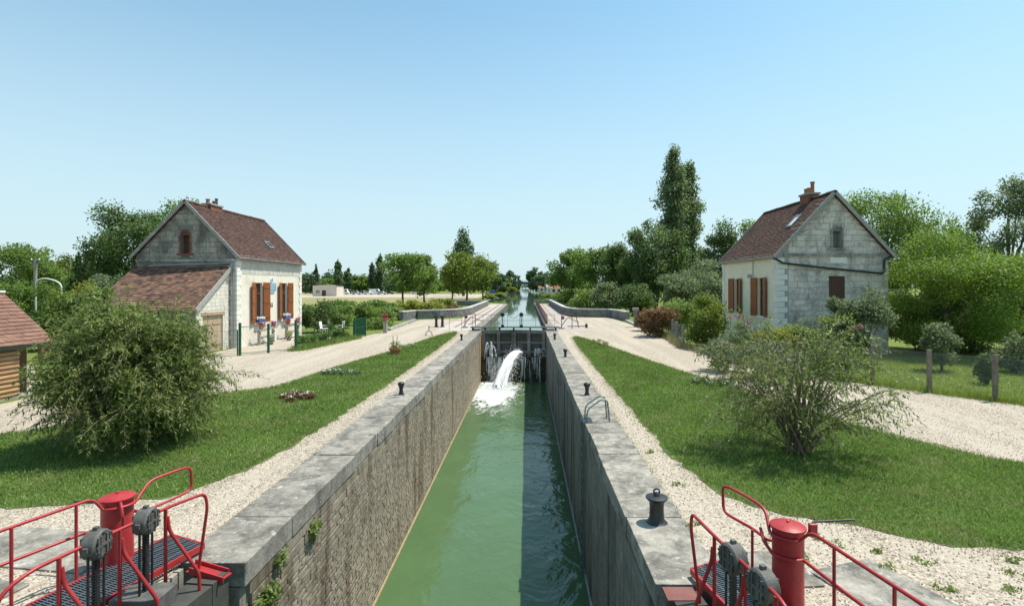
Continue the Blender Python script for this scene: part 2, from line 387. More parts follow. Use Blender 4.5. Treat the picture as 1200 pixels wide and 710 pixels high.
# water
def water_mat(name, body, wave, foam=False, strength=.35, deep=None):
    m, nt, b, g = base_mat(name); P = g.outputs['Position']
    h1 = noise(nt, mapping(nt, P, (1, .8, 1)), wave, 3, .5, .6)
    h2 = noise(nt, P, wave*4.5, 3, .55)
    h = mth(nt, 'ADD', h1, mth(nt, 'MULTIPLY', h2, .22))
    c = ramp(nt, noise(nt, P, .5, 3, .5), [(.3, body), (.7, tuple(x*1.12 for x in body))])
    rough = .04
    if foam:
        vd = nt.nodes.new("ShaderNodeVectorMath"); vd.operation = 'SUBTRACT'; nt.links.new(P, vd.inputs[0]); vd.inputs[1].default_value = (-2.35, 38.6, -4.0)
        vs_ = nt.nodes.new("ShaderNodeVectorMath"); vs_.operation = 'MULTIPLY'; nt.links.new(vd.outputs[0], vs_.inputs[0]); vs_.inputs[1].default_value = (.52, .165, 0)
        ln = nt.nodes.new("ShaderNodeVectorMath"); ln.operation = 'LENGTH'; nt.links.new(vs_.outputs[0], ln.inputs[0])
        nf = noise(nt, mapping(nt, P, (1.3,.55,1)), 1.6, 9, .8, 1.0)
        d = mth(nt, 'ADD', ln.outputs['Value'], mth(nt, 'MULTIPLY', mth(nt, 'SUBTRACT', nf, .5), 3.4))
        ff = ramp(nt, d, [(.35, (1,1,1)), (.8, (.55,.55,.55)), (1.3, (0,0,0))])
        c = mix(nt, ff, c, (.86,.88,.87))
        rg = mth(nt, 'ADD', mth(nt, 'MULTIPLY', ff, .6), rough); nt.links.new(rg, b.inputs['Roughness'])
        h = mth(nt, 'ADD', h, mth(nt, 'MULTIPLY', mth(nt, 'MULTIPLY', ff, nf), 2.0))
    else: b.inputs['Roughness'].default_value = rough
    nt.links.new(c, b.inputs['Base Color']); b.inputs['IOR'].default_value = 1.333
    bump(nt, b, h, strength, .12)
water_mat('lock_water', (.07,.125,.052), .75, True, .7)
water_mat('canal_water', (.07,.115,.085), .25, False, .035)
m, nt, b, g = base_mat('white_water')
b.inputs['Base Color'].default_value = (.86,.88,.88,1); b.inputs['Roughness'].default_value = .35
bump(nt, b, noise(nt, mapping(nt, g.outputs['Position'], (6, 2.5, 2.5)), 3, 6, .7), .8, .05)

# ------------------------------------------------------------------ terrain, canal, paths
def edgeL(Y):
    return float(np.interp(Y, [0,108,112,128,200,330,430,540,900,9000], [-4.5,-4.5,-4.9,-10.5,-14,-27,-27,-13,-13,-13]))
def edgeR(Y):
    return float(np.interp(Y, [0,108,112,128,210,400,900,9000], [2.36,2.36,2.5,7.3,9.0,11,11,11]))
ys = [-60,-10,0,10,20,30,40,50,58,63,66,70,80,90,95,98,103,108,112,118,124,130,145,165,190,220,260,300,340,390,430,480,540,620,760,1000,1800,4000,8000]
offs = [0,.15,.7,3.0,3.4,4.6,9,16,30,60,120,300,800,2500,7000]
gv, gf = [], []
def river(off, Y):
    if off < 3.2 or off > 130: return 0
    d = max(0, 1 - max(0, abs(Y-81) - 9) / 8.0)
    return -2.6*d if off > 3.3 else 0
for Y in ys:
    L, Rr = edgeL(Y), edgeR(Y)
    row = [(L-o, Y, river(o, Y)) for o in reversed(offs)] + [(L+.05, Y, -7), (Rr-.05, Y, -7)] + [(Rr+o, Y, river(o, Y)) for o in offs]
    gv.extend(row); nc = len(row)
for i in range(len(ys)-1):
    for j in range(nc-1):
        a = i*nc+j; gf.append((a, a+1, a+nc+1, a+nc))
ground = struct(MB().add(gv, gf).build('ground', 'ground_grass'))

def poly_points(pts, step=.6, wob=.0, seed=1):
    rng = random.Random(seed); out = []
    n = len(pts)
    for i in range(n):
        a, b_ = Vector(pts[i]), Vector(pts[(i+1) % n]); k = max(1, int((b_-a).length/step))
        nrm = Vector((-(b_-a).y, (b_-a).x)); nrm = nrm.normalized() if nrm.length else nrm
        for t in range(k):
            p = a.lerp(b_, t/k); w = wob*(rng.random()-.5)*2
            out.append((p.x+nrm.x*w, p.y+nrm.y*w))
    return out
def sheet(name, pts, z, m, kind="structure"):
    tris = tessellate_polygon([[Vector((x, y, 0)) for x, y in pts]])
    mb = MB().add([(x, y, z) for x, y in pts], [tuple(t) for t in tris])
    o = mb.build(name, m)
    if o.data.polygons[0].normal.z < 0: o.data.flip_normals()
    o["kind"] = kind
    return o
def smooth_poly(pts, it=2):
    for _ in range(it):
        q = []
        for i in range(len(pts)):
            a, b_ = pts[i], pts[(i+1) % len(pts)]
            q += [(a[0]*.75+b_[0]*.25, a[1]*.75+b_[1]*.25), (a[0]*.25+b_[0]*.75, a[1]*.25+b_[1]*.75)]
        pts = q
    return pts

GL = [(-4.45,1),(-4.45,44.5),(-7.2,47),(-7.2,59.5),(-11.6,57.5),(-11.2,44),(-11.8,38),(-13.0,30),(-13.6,33),(-13.8,39.5),(-17.1,39.8),(-17.1,26.5),(-23,25.5),(-25,21),(-16.2,18.0),(-16.0,12.5),(-34,11),(-34,1)]
GR = [(2.35,1),(2.35,44.5),(5.0,62.3),(9.6,61.5),(10.1,47),(9.5,38),(9.2,32),(10.4,25),(12.5,19.6),(14.6,16.6),(22,11.8),(34,6.5),(34,1)]
sheet('gravel_path', poly_points(GL, .5, .07, 3), .006, 'gravel')
sheet('gravel_path', poly_points(GR, .5, .09, 4), .006, 'gravel')
LAWN_L = smooth_poly([(-8.8,8.55),(-7.0,8.7),(-5.75,9.2),(-5.3,11.5),(-5.15,15),(-5.1,20),(-5.15,33),(-5.35,42.8),(-6.4,39.6),(-7.4,29.5),(-8.3,25.2),(-8.7,22),(-9.0,18.6),(-10.4,17.9),(-11.6,15),(-12.6,12.4),(-20,11.2),(-20,8.3)], 2)
LAWN_R = smooth_poly([(3.05,11),(3.35,9.2),(3.9,8.35),(5.0,7.95),(5.7,7.35),(6.9,7.2),(14,6.6),(14,9.0),(10,10.6),(9.2,12.1),(8.7,13.3),(6.9,20.9),(5.95,25.5),(5.0,31.4),(3.35,39.8),(3.1,32),(3.05,21)], 2)
sheet('lawn', poly_points(LAWN_L, .22, .1, 5), .014, 'lawn')
sheet('lawn', poly_points(LAWN_R, .22, .1, 6), .014, 'lawn')
sheet('meadow', [(-14,106),(-100,112),(-100,176),(-14,170)], .03, 'meadow_dry')
sheet('car_park', [(-16,172),(-112,176),(-112,262),(-16,255)], .04, 'gravel')
# quays either side of the narrow canal above the gate
def quay(x0, x1, name):
    sheet(name, [(x0,43.2),(x1,43.2),(x1,110),(x0,110)], .012, 'quay')
quay(-7.4,-4.5,'quay_pavement'); quay(2.37,5.0,'quay_pavement')

# water sheets
struct(MB().add([(-4.7,-60,-4.0),(3,-60,-4.0),(3,42.9,-4.0),(-4.7,42.9,-4.0)], [(0,1,2,3)]).build('lock_water', 'lock_water'))
Yw = [43.0,60,108,112,128,165,200,260,330,430,540,900,4000]
wv = []; 
for Y in Yw: wv += [(edgeL(Y)-.02, Y, -.42), (edgeR(Y)+.02, Y, -.42)]
struct(MB().add(wv, [(2*i, 2*i+1, 2*i+3, 2*i+2) for i in range(len(Yw)-1)]).build('canal_water', 'canal_water'))
# river under the canal bridge
struct(MB().add([(-130,73,-2.0),(-7.6,73,-2.0),(-7.6,89,-2.0),(-130,89,-2.0),(5.3,73,-2.0),(130,73,-2.0),(130,89,-2.0),(5.3,89,-2.0)], [(0,1,2,3),(4,5,6,7)]).build('river_water', 'canal_water'))

# ------------------------------------------------------------------ lock walls
UNIT = []
def unit_block(seed, bev=.06, wob=.07):
    """rounded block, unit size, shared by alike pieces"""
    rng = random.Random(seed)
    bm = bmesh.new(); bmesh.ops.create_cube(bm, size=1)
    for v in bm.verts:
        for k in range(3): v.co[k] += (rng.random()-.5)*wob
    bmesh.ops.bevel(bm, geom=list(bm.edges), offset=bev, segments=1, affect='EDGES')
    me = bpy.data.meshes.new('block'); bm.to_mesh(me); bm.free(); return me
def piece(name, me, loc, scale, parent, rot=None):
    o = bpy.data.objects.new(name, me); COL.objects.link(o); o.parent = parent
    off = Vector((0,0,0)); p = parent
    while p is not None: off += p.location; p = p.parent
    o.location = Vector(loc)-off; o.scale = scale
    if rot: o.rotation_euler = rot
    return o
stone_meshes = []
for i in range(8):
    me = unit_block(i, .07, .05); me.materials.append(M['lock_stone']); stone_meshes.append(me)
cop_meshes = []
for i in range(5):
    me = unit_block(40+i, .011, .01); me.materials.append(M['coping']); cop_meshes.append(me)

WL, WR = -3.66, 1.57
# left wall
lw = thing('lock_wall', 'sunlit lock chamber wall of small rough stones under pale coping slabs', 'lock wall', (-4.1, 25, -5))
mb = MB().box(-4.5, WL-.06, 6.86, 43.0, -6.5, -.31)
mb.box(-4.9, -4.42, -6, 6.86, -6.5, -.31)
mb.build('wall_core', 'lock_mortar', lw)
rng = random.Random(11); stones = []
z = -.315; row = 0
while z > -4.1:
    h = rng.uniform(.16,.2) if row < 2 else rng.uniform(.07,.115)
    y = 6.9 + rng.random()*.2
    while y < 42.9:
        L = rng.uniform(.5,.95) if row < 2 else rng.uniform(.16,.42)
        y2 = min(y+L, 42.95)
        stones.append((y, y2, z-h, z)); y = y2 + .008
    z -= h + .008; row += 1
stones.sort(key=lambda s: s[0] + (-s[2])*.6)
big = MB()
for i, (y0, y1, z0, z1) in enumerate(stones):
    dx = rng.uniform(-.003, .005)
    if i < 300:
        piece('stone', stone_meshes[i % 8], (WL-.06+dx, (y0+y1)/2, (z0+z1)/2), (.12, y1-y0-.01, z1-z0-.008), lw)
    else:
        g_ = .005; xa, xb = WL-.09, WL+dx
        j = rng.uniform(.006,.018)
        big.add([(xb,y0+j,z0+g_+.006),(xb,y1-j,z0+g_+.006),(xb+rng.uniform(-.003,.003),y1-j,z1-g_-.006),(xb+rng.uniform(-.003,.003),y0+j,z1-g_-.006),
                 (xa,y0+g_,z0+g_),(xa,y1-g_,z0+g_),(xa,y1-g_,z1-g_),(xa,y0+g_,z1-g_)],
                [(0,1,2,3),(4,5,1,0),(5,6,2,1),(6,7,3,2),(7,4,0,3)])
big.build('masonry', 'lock_stone_joined', lw, kind='stuff')
y = 6.86; i = 0
while y < 43:
    L = rng.uniform(1.0,1.7); y2 = min(y+L, 43.2)
    piece('coping_stone', cop_meshes[i % 5], (-4.105+rng.uniform(-.01,.01), (y+y2)/2, -.135+rng.uniform(-.008,.006)), (.92+rng.uniform(-.015,.02), y2-y-.012, .31), lw)
    y = y2; i += 1
y = -2
while y < 6.8:
    y2 = min(y+1.45, 6.8)
    piece('coping_stone', cop_meshes[i % 5], (-4.78, (y+y2)/2, -.16), (.75, y2-y-.015, .3), lw); y = y2; i += 1
MB().box(WL-.05, WL+.045, 6.8, 42.9, -4.3, -3.965).build('waterline_ledge', 'ochre_edge', lw)

# right wall
rw = thing('lock_wall', 'shaded lock chamber wall with dark vertical streaks beside the ladder', 'lock wall', (2.0, 25, -5))
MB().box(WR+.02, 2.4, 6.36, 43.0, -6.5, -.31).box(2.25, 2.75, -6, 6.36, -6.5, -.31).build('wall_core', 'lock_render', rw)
i = 2
y = 6.36
while y < 43:
    L = rng.uniform(1.1,1.9); y2 = min(y+L, 43.2)
    piece('coping_stone', cop_meshes[i % 5], (1.99+rng.uniform(-.01,.01), (y+y2)/2, -.135+rng.uniform(-.008,.006)), (.88+rng.uniform(-.015,.02), y2-y-.012, .31), rw)
    y = y2; i += 1
y = -2
while y < 6.3:
    y2 = min(y+1.45, 6.3)
    piece('coping_stone', cop_meshes[i % 5], (2.62, (y+y2)/2, -.16), (.75, y2-y-.015, .3), rw); y = y2; i += 1
MB().box(WR-.05, WR+.05, 6.3, 42.9, -4.3, -3.95).build('waterline_ledge', 'slab', rw)
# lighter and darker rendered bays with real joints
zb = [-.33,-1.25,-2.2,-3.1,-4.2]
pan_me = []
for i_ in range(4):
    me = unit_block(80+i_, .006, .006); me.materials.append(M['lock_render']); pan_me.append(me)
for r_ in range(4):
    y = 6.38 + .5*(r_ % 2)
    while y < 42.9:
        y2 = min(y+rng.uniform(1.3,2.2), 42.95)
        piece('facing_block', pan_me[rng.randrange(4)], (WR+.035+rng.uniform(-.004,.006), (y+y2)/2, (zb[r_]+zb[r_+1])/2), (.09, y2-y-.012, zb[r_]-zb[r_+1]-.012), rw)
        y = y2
# floor of the canal bridge sides (upper channel walls)
for x0, x1, lab, zt in ((-4.6,-3.95,'low stone rim of the canal channel on the house-with-lean-to side above the gate', .05), (1.75,2.45,'low stone rim of the canal channel beside the red handrail', .05)):
    t = thing('channel_wall', lab, 'channel wall', ((x0+x1)/2, 76, -2))
    MB().box(x0, x1, 44.6, 111, -3, zt-.2).build('wall_core', 'lock_render', t)
    y = 44.6; i = 0
    while y < 111:
        y2 = min(y+2.4, 111)
        piece('coping_stone', cop_meshes[i % 5], ((x0+x1)/2, (y+y2)/2, zt-.1), (x1-x0+.06, y2-y-.03, .2), t); y = y2; i += 1

# parapets
def offset_path(pts, d):
    out = []
    for i, p in enumerate(pts):
        a = Vector(pts[max(i-1,0)]); b_ = Vector(pts[min(i+1,len(pts)-1)]); p = Vector(p)
        d1 = (p-a).normalized() if i > 0 else (b_-p).normalized(); d2 = (b_-p).normalized() if i < len(pts)-1 else d1
        n1 = Vector((-d1.y,d1.x)); n2 = Vector((-d2.y,d2.x)); n = (n1+n2); n.normalize()
        out.append(p + n*d/max(.5, n.dot(n1)))
    return out
def sweep(mb, pts, w, z0, z1):
    A, B = offset_path(pts, w/2), offset_path(pts, -w/2); n = len(pts); V_ = []
    for a, b_ in zip(A, B): V_ += [(a.x,a.y,z0),(b_.x,b_.y,z0),(b_.x,b_.y,z1),(a.x,a.y,z1)]
    fs_ = [(0,1,2,3), (4*n-4,4*n-1,4*n-2,4*n-3)]
    for i in range(n-1):
        for k in range(4): fs_.append((4*i+k, 4*i+(k+1)%4, 4*i+4+(k+1)%4, 4*i+4+k))
    return mb.add(V_, fs_)
def resample(pts, step):
    out = []
    for a, b_ in zip(pts[:-1], pts[1:]):
        a, b_ = Vector(a), Vector(b_); k = max(1, round((b_-a).length/step))
        out += [a.lerp(b_, t/k) for t in range(k)]
    return out + [Vector(pts[-1])]
def parapet(label, pts, low=-2.5, h=.88):
    t = thing('parapet_wall', label, 'parapet', (pts[0][0], pts[0][1], 0))
    sweep(MB(), pts, .38, low, h-.002).build('wall_core', 'parapet', t)
    # stones of the wall faces, joined: too small to pick apart
    st = MB(); rs = random.Random(3)
    for a, b_ in zip(pts[:-1], pts[1:]):
        a, b_ = Vector(a), Vector(b_); d = (b_-a); L = d.length; d.normalize(); n = Vector((-d.y, d.x))
        for sgn in (1, -1):
            z = 0.0 if low > -1 else -1.6
            while z < h-.06:
                hh = min(rs.uniform(.15,.24), h-.02-z); s_ = 0
                while s_ < L-.05:
                    l = rs.uniform(.3,.7); s2 = min(s_+l, L)
                    c = a + d*((s_+s2)/2) + n*sgn*.19
                    st.obox((c.x,c.y,z+hh/2), (d.x*(s2-s_-.03)/2, d.y*(s2-s_-.03)/2, 0), (n.x*rs.uniform(.015,.035), n.y*.025, 0), (0,0,hh/2-.014))
                    s_ = s2
                z += hh
    st.build('masonry', 'parapet', t, kind='stuff')
    rp = resample(pts, 1.5)
    for a, b_ in zip(rp[:-1], rp[1:]):
        d = (b_-a); L = d.length; d.normalize(); n = Vector((-d.y, d.x)); c = (a+b_)/2
        MB().obox((c.x,c.y,h+.065), (d.x*(L/2-.008), d.y*(L/2-.008), 0), (n.x*.25, n.y*.25, 0), (0,0,.065)).build('coping_stone', 'parapet_cap', t)
parapet('curved stone parapet of the canal bridge beside the garden with yellow shrubs', [(-7.4,99),(-7.35,68),(-7.7,64.5),(-8.6,62.0),(-10,60.2),(-12.2,59.0)])
parapet('short pale end wall closing the parapet beside the garden kerb', [(-12.45,59.2),(-13.3,56.0)], -.5)
parapet('curved dark stone parapet of the canal bridge beside the red handrail', [(4.75,108),(4.95,70),(5.3,66),(6.2,63.5),(7.6,62.6),(9.7,62.2),(10.35,59.5),(10.6,55.5)], -2.5)
parapet('far wing wall of the canal bridge past the curved parapet by the yellow shrubs', [(-7.62,99.2),(-13.2,100.5)])
parapet('far wing wall of the canal bridge behind the red handrail', [(4.98,108.2),(11.0,109)])

# ------------------------------------------------------------------ houses
def holed_face(mb, mp, u0, u1, v0, top, holes, depth, breaks=()):
    """wall face with real openings; mp(u,v,w) -> world, w outward; reveals go in by depth"""
    us = sorted(set([u0, u1] + [h[0] for h in holes] + [h[1] for h in holes] + [b_ for b_ in breaks if u0 < b_ < u1]))
    for a, b_ in zip(us[:-1], us[1:]):
        hs = sorted([h for h in holes if h[0] <= a+1e-6 and h[1] >= b_-1e-6], key=lambda h: h[2]); lo = v0
        for h in hs:
            mb.add([mp(a,lo,0), mp(b_,lo,0), mp(b_,h[2],0), mp(a,h[2],0)], [(0,1,2,3)]); lo = h[3]
        mb.add([mp(a,lo,0), mp(b_,lo,0), mp(b_,top(b_),0), mp(a,top(a),0)], [(0,1,2,3)])
    for (a, b_, c, d) in holes:
        q = [(a,c),(b_,c),(b_,d),(a,d)]
        for i in range(4):
            p1, p2 = q[i], q[(i+1) % 4]
            mb.add([mp(*p1,0), mp(*p2,0), mp(*p2,-depth), mp(*p1,-depth)], [(0,1,2,3)])

def stone_skin(mp, u0, u1, v0, v1, top, holes, m, parent, h=(.28,.34), l=(.45,.85), proud=(.012,.03), gap=.012, seed=1, name='stone', limit=300, clip_lo=None):
    rs = random.Random(seed); v = v0; n = 0
    while v < v1-.05:
        hh = rs.uniform(*h); v2 = min(v+hh, v1); u = u0 - rs.random()*.4
        while u < u1-.02:
            L = rs.uniform(*l); a, b_ = max(u, u0), min(u+L, u1); u += L
            if b_-a < .08: continue
            if any(a < H[1]-.01 and b_ > H[0]+.01 and v < H[3]-.01 and v2 > H[2]+.01 for H in holes):
                # cut the stone at the opening
                cuts = []
                for H in holes:
                    if v < H[3]-.01 and v2 > H[2]+.01:
                        if a < H[0] < b_: cuts.append((a, H[0]))
                        if a < H[1] < b_: cuts.append((H[1], b_))
                segs = cuts
            else: segs = [(a, b_)]
            for (a2, b2) in segs:
                if b2-a2 < .07: continue
                a3, b3, va = a2+gap/2, b2-gap/2, v+gap/2
                ta, tb = min(v2-gap/2, top(a3)-.01), min(v2-gap/2, top(b3)-.01)
                if ta < va+.02 and tb < va+.02: continue
                ta, tb = max(ta, va+.004), max(tb, va+.004)
                p = rs.uniform(*proud); e = .008
                mb = MB().add([mp(a3,va,-.01), mp(b3,va,-.01), mp(b3,tb,-.01), mp(a3,ta,-.01),
                               mp(a3+e,va+e,p), mp(b3-e,va+e,p), mp(b3-e,max(va+e+.001,tb-e),p), mp(a3+e,max(va+e+.001,ta-e),p)],
                              [(4,5,6,7),(0,1,5,4),(1,2,6,5),(2,3,7,6),(3,0,4,7)])
                mb.build(name, m, parent); n += 1
        v = v2
    return n

def tile_field(mb, o, du, dv, nrm, U, V, tw, th, rs, thick=.018, cut=None):
    """overlapping flat tiles on a slope; o eave corner, du along eave, dv up the slope"""
    o, du, dv, nrm = Vector(o), Vector(du), Vector(dv), Vector(nrm)
    r = 0; v = -.04
    while v < V:
        u = -(tw/2 if r % 2 else 0)
        while u < U:
            a, b_ = max(u, 0)+.004, min(u+tw, U)-.004
            if b_-a > .03 and (cut is None or not cut(a, b_, v, v+th)):
                j = rs.uniform(-.012,.012); k = rs.uniform(0,.014); e = min(v+th*1.25, V)
                P = [o+du*a+dv*(v+j)+nrm*(.035+k), o+du*b_+dv*(v+j)+nrm*(.035+rs.uniform(0,.014)), o+du*b_+dv*e+nrm*.012, o+du*a+dv*e+nrm*.012,
                     o+du*a+dv*(v+j)+nrm*(.035+k-thick), o+du*b_+dv*(v+j)+nrm*(.035+k-thick)]
                mb.add(P, [(0,1,2,3), (4,5,1,0), (4,0,3), (1,5,2)])
            u += tw
        v += th; r += 1

def shuttered_window(house, mp, a, b_, c, d, sw, open_a, open_b, frame_m='wood_shutter'):
    """window in an opening a..b x c..d, two plank shutters folded out, swing angles in degrees from closed"""
    w = part_empty('window', house)
    f = MB(); t = .05
    def bx(u0,u1,v0,v1,w0,w1,mb):
        P = [mp(u,v,w_) for w_ in (w0,w1) for (u,v) in ((u0,v0),(u1,v0),(u1,v1),(u0,v1))]
        mb.add(P, [(3,2,1,0),(4,5,6,7),(0,1,5,4),(1,2,6,5),(2,3,7,6),(3,0,4,7)])
    for (u0,u1,v0,v1) in ((a,a+t,c,d),(b_-t,b_,c,d),(a+t,b_-t,c,c+t),(a+t,b_-t,d-t,d),((a+b_)/2-.035,(a+b_)/2+.035,c+t,d-t),(a+t,b_-t,c+(d-c)*.72,c+(d-c)*.72+.05)):
        bx(u0,u1,v0,v1,-.2,-.13,f)
    f.build('frame', frame_m, w)
    for k in range(2):
        u0 = a+t if k == 0 else (a+b_)/2+.035; u1 = (a+b_)/2-.035 if k == 0 else b_-t
        for (v0, v1) in ((c+t, c+(d-c)*.72), (c+(d-c)*.72+.05, d-t)):
            p_ = MB(); bx(u0,u1,v0,v1,-.18,-.165,p_); p_.build('pane', 'glass', w)
        cu = MB(); bx(u0+.02,u0+.02+(u1-u0)*.6,c+t,c+(d-c)*.7,-.215,-.20,cu); cu.build('curtain', 'white_enamel', w)
    s = MB(); bx(a-.08,b_+.08,c-.12,c-.005,-.02,.09,s); s.build('sill', 'quoin', w)
    for (hu, sgn, ang) in ((a, -1, open_a), (b_, 1, open_b)):
        th = R(180-ang)
        sh = part_empty('shutter', house)
        du = sgn*math.cos(th); dw = math.sin(th)
        nb = 4
        for k in range(nb):
            x0, x1 = sw*k/nb+.004, sw*(k+1)/nb-.004
            P = []
            for off in (0, .035):
                for (x, v) in ((x0,c-.02),(x1,c-.02),(x1,d+.02),(x0,d+.02)):
                    P.append(mp(hu+du*x - sgn*dw*0 , v, .05+dw*x+off))
            MB().add(P, [(3,2,1,0),(4,5,6,7),(0,1,5,4),(1,2,6,5),(2,3,7,6),(3,0,4,7)]).build('plank', 'wood_shutter', sh)
        for vz in (c+.3, (c+d)/2, d-.3):
            bt = MB(); P = []
            for off in (.036, .058):
                for (x, v) in ((.02,vz-.05),(sw-.02,vz-.05),(sw-.02,vz+.05),(.02,vz+.05)):
                    P.append(mp(hu+du*x, v, .05+dw*x+off))
            bt.add(P, [(3,2,1,0),(4,5,6,7),(0,1,5,4),(1,2,6,5),(2,3,7,6),(3,0,4,7)])
            bt.build('batten', 'wood_shutter', sh)

def house(s, xf, W, Y0, Y1, ze, zr, label, wins, front_m, gable_m, core_m, tile_m, opts):
    """lock-keeper's house: front wall at xf faces the lock (s=+1: faces +x), gable faces the camera"""
    h = thing('lock_keeper_house', label, 'house', (xf-s*W/2, (Y0+Y1)/2, 0))
    xb = xf - s*W; xm = (xf+xb)/2
    fr = lambda u, v, w: (xf + s*w, u, v)                 # front: u = Y
    ga = lambda u, v, w: (xf - s*u, Y0 - w, v)            # gable: u = distance from the front corner
    gb = lambda u, v, w: (xf - s*u, Y1 + w, v)
    bk = lambda u, v, w: (xb - s*w, u, v)
    gtop = lambda u: ze + (zr-ze)*(1-abs(u-W/2)/(W/2))
    flat = lambda u: ze
    g_holes = opts['gholes']
    wf = MB(); holed_face(wf, fr, Y0, Y1, -.3, flat, [(w[0],w[1],w[2],w[3]) for w in wins], .25); wf.build('front_wall', front_m, h)
    wg = MB(); holed_face(wg, ga, 0, W, -.3, gtop, g_holes, .3, breaks=(W/2,)); gw = wg.build('gable_wall', core_m, h)
    wr = MB(); holed_face(wr, gb, 0, W, -.3, gtop, [], .1, breaks=(W/2,)); wr.build('rear_gable_wall', gable_m, h)
    wb = MB(); holed_face(wb, bk, Y0, Y1, -.3, flat, [], .1); wb.build('back_wall', gable_m, h)
    stone_skin(ga, .55, W-.02, opts.get('glo', -.1), zr, gtop, g_holes + opts.get('gskip', []), gable_m, gw, seed=opts['seed'])
    # quoins: alternating long and short blocks on both faces of the near corner and at the far corner
    q = 0; v = -.1; rs = random.Random(opts['seed']+5)
    qtop = ze-.22
    while v < qtop:
        hh = .29; v2 = min(v+hh, qtop); lf, lg = (.5,.34) if q % 2 else (.34,.5)
        MB().prism([fr(Y0-.035, v+.012, .045), fr(Y0+lf, v+.012, .045), fr(Y0+lf, v+.012, -.01), ga(.01, v+.012, -.01), ga(lg, v+.012, -.01), ga(lg, v+.012, .036)], (0,0,v2-v-.024)).build('quoin', 'quoin', h)
        P = MB().box(min(xf-s*.02,xf+s*.045), max(xf-s*.02,xf+s*.045), Y1-(.42 if q % 2 else .28), Y1+.02, v+.012, v2-.012); P.build('quoin', 'quoin', h)
        v = v2; q += 1
    # upper courses of the front and cornice
    stone_skin(fr, Y0+.52, Y1-.44, opts['frz'], ze-.14, flat, [(w[0],w[1],w[2],w[3]) for w in wins], opts['frm'], h, h=(.26,.33), l=(.5,.9), proud=(.01,.016), gap=.01, seed=opts['seed']+9)
    MB().box(min(xf-s*.02,xf+s*.11), max(xf-s*.02,xf+s*.11), Y0-.02, Y1+.02, ze-.13, ze+.02).build('cornice', opts['frm'], h)
    # roof
    rf = part_empty('roof', h)
    pitch = math.atan2(zr-ze, W/2); ov = .28; slab = MB(); tiles = MB(); rs = random.Random(opts['seed']+2)
    U = Y1-Y0+.36; V = (W/2)/math.cos(pitch) + ov
    for sg in (1, -1):
        up = Vector((-s*sg*math.cos(pitch), 0, math.sin(pitch))); nrm = Vector((s*sg*math.sin(pitch), 0, math.cos(pitch)))
        eave = Vector((xf if sg == 1 else xb, Y0-.18, ze)) - up*ov + nrm*.06
        sky_cut = None
        if sg == 1 and opts.get('sky'):
            a, b_, c, d = opts['sky']
            sky_cut = lambda p, q_, r0, r1: p < b_ and q_ > a and r0 < d and r1 > c
            yv = Vector((0,1,0)); fr_ = MB()
            for (u0,u1,v0,v1) in ((a,a+.07,c,d),(b_-.07,b_,c,d),(a+.07,b_-.07,c,c+.07),(a+.07,b_-.07,d-.07,d)):
                fr_.obox(eave+yv*(u0+u1)/2+up*(v0+v1)/2+nrm*.05, yv*(u1-u0)/2, up*(v1-v0)/2, nrm*.06)
            sk = fr_.build('skylight', 'zinc', rf)
            MB().obox(eave+yv*(a+b_)/2+up*(c+d)/2+nrm*.055, yv*((b_-a)/2-.07), up*((d-c)/2-.07), nrm*.02).build('pane', opts.get('skym', 'glass'), rf)
        slab.obox(eave+Vector((0,1,0))*U/2+up*V/2-nrm*.05, (0,U/2,0), up*(V/2), nrm*.045)
        tile_field(tiles, eave, (0,1,0), up, nrm, U, V, .175, .125, rs, cut=sky_cut)
        for yy, nm in ((Y0-.2, 'verge'), (Y1+.2, 'verge')):
            p = eave + Vector((0, yy-(Y0-.18), 0)) - up*.05
            MB().obox(p+up*(V+.05)/2+nrm*.0, (0,.035,0), up*(V+.05)/2, nrm*.085).build(nm, opts.get('verge', 'concrete'), rf)
    slab.build('roof_deck', 'wood_dark', rf)
    tiles.build('tiles', tile_m, rf, kind='stuff', fix=False)
    y = Y0-.2; k = 0
    zt = zr + .06/math.cos(pitch) + .03
    while y < Y1+.18:
        y2 = min(y+.36, Y1+.2); r_ = .11 + rs.uniform(-.01,.012)
        P = [(xm+r_*1.25*math.cos(t), y, zt-.06+r_*math.sin(t)*1.1+rs.uniform(-.006,.006)) for t in [math.pi*i/6 for i in range(7)]]
        MB().prism(P, (0, y2-y+.02, rs.uniform(-.01,.01))).build('ridge_tile', opts.get('ridge', tile_m), rf); y = y2
    # gutter and rear corner
    gz = ze-.02-ov*math.sin(pitch)+.05
    MB().tube([(xf+s*(ov*math.cos(pitch)+.03), Y0-.15, gz), (xf+s*(ov*math.cos(pitch)+.03), Y1+.15, gz)], .06, 8).build('gutter', 'zinc', rf, smooth=True)
    # chimney
    cy, cl, cw, ch = opts['chim']
    ck = MB().box(xm-cw/2, xm+cw/2, cy-cl/2, cy+cl/2, zr-.6, zr+ch).build('chimney_stack', 'brick', rf)
    MB().box(xm-cw/2-.06, xm+cw/2+.06, cy-cl/2-.06, cy+cl/2+.06, zr+ch+.002, zr+ch+.1).build('chimney_cap', 'slab', rf)
    for (dx, dy, hh, r_, mm) in opts['pots']:
        MB().lathe((xm+dx, cy+dy, zr+ch+.1), [(r_,0),(r_*.85,hh*.2),(r_*.8,hh*.85),(r_*1.05,hh*.9),(r_*1.05,hh)], 12).build('chimney_pot', mm, rf, smooth=True)
    for w in wins:
        shuttered_window(h, fr, *w)
    return h, fr, ga

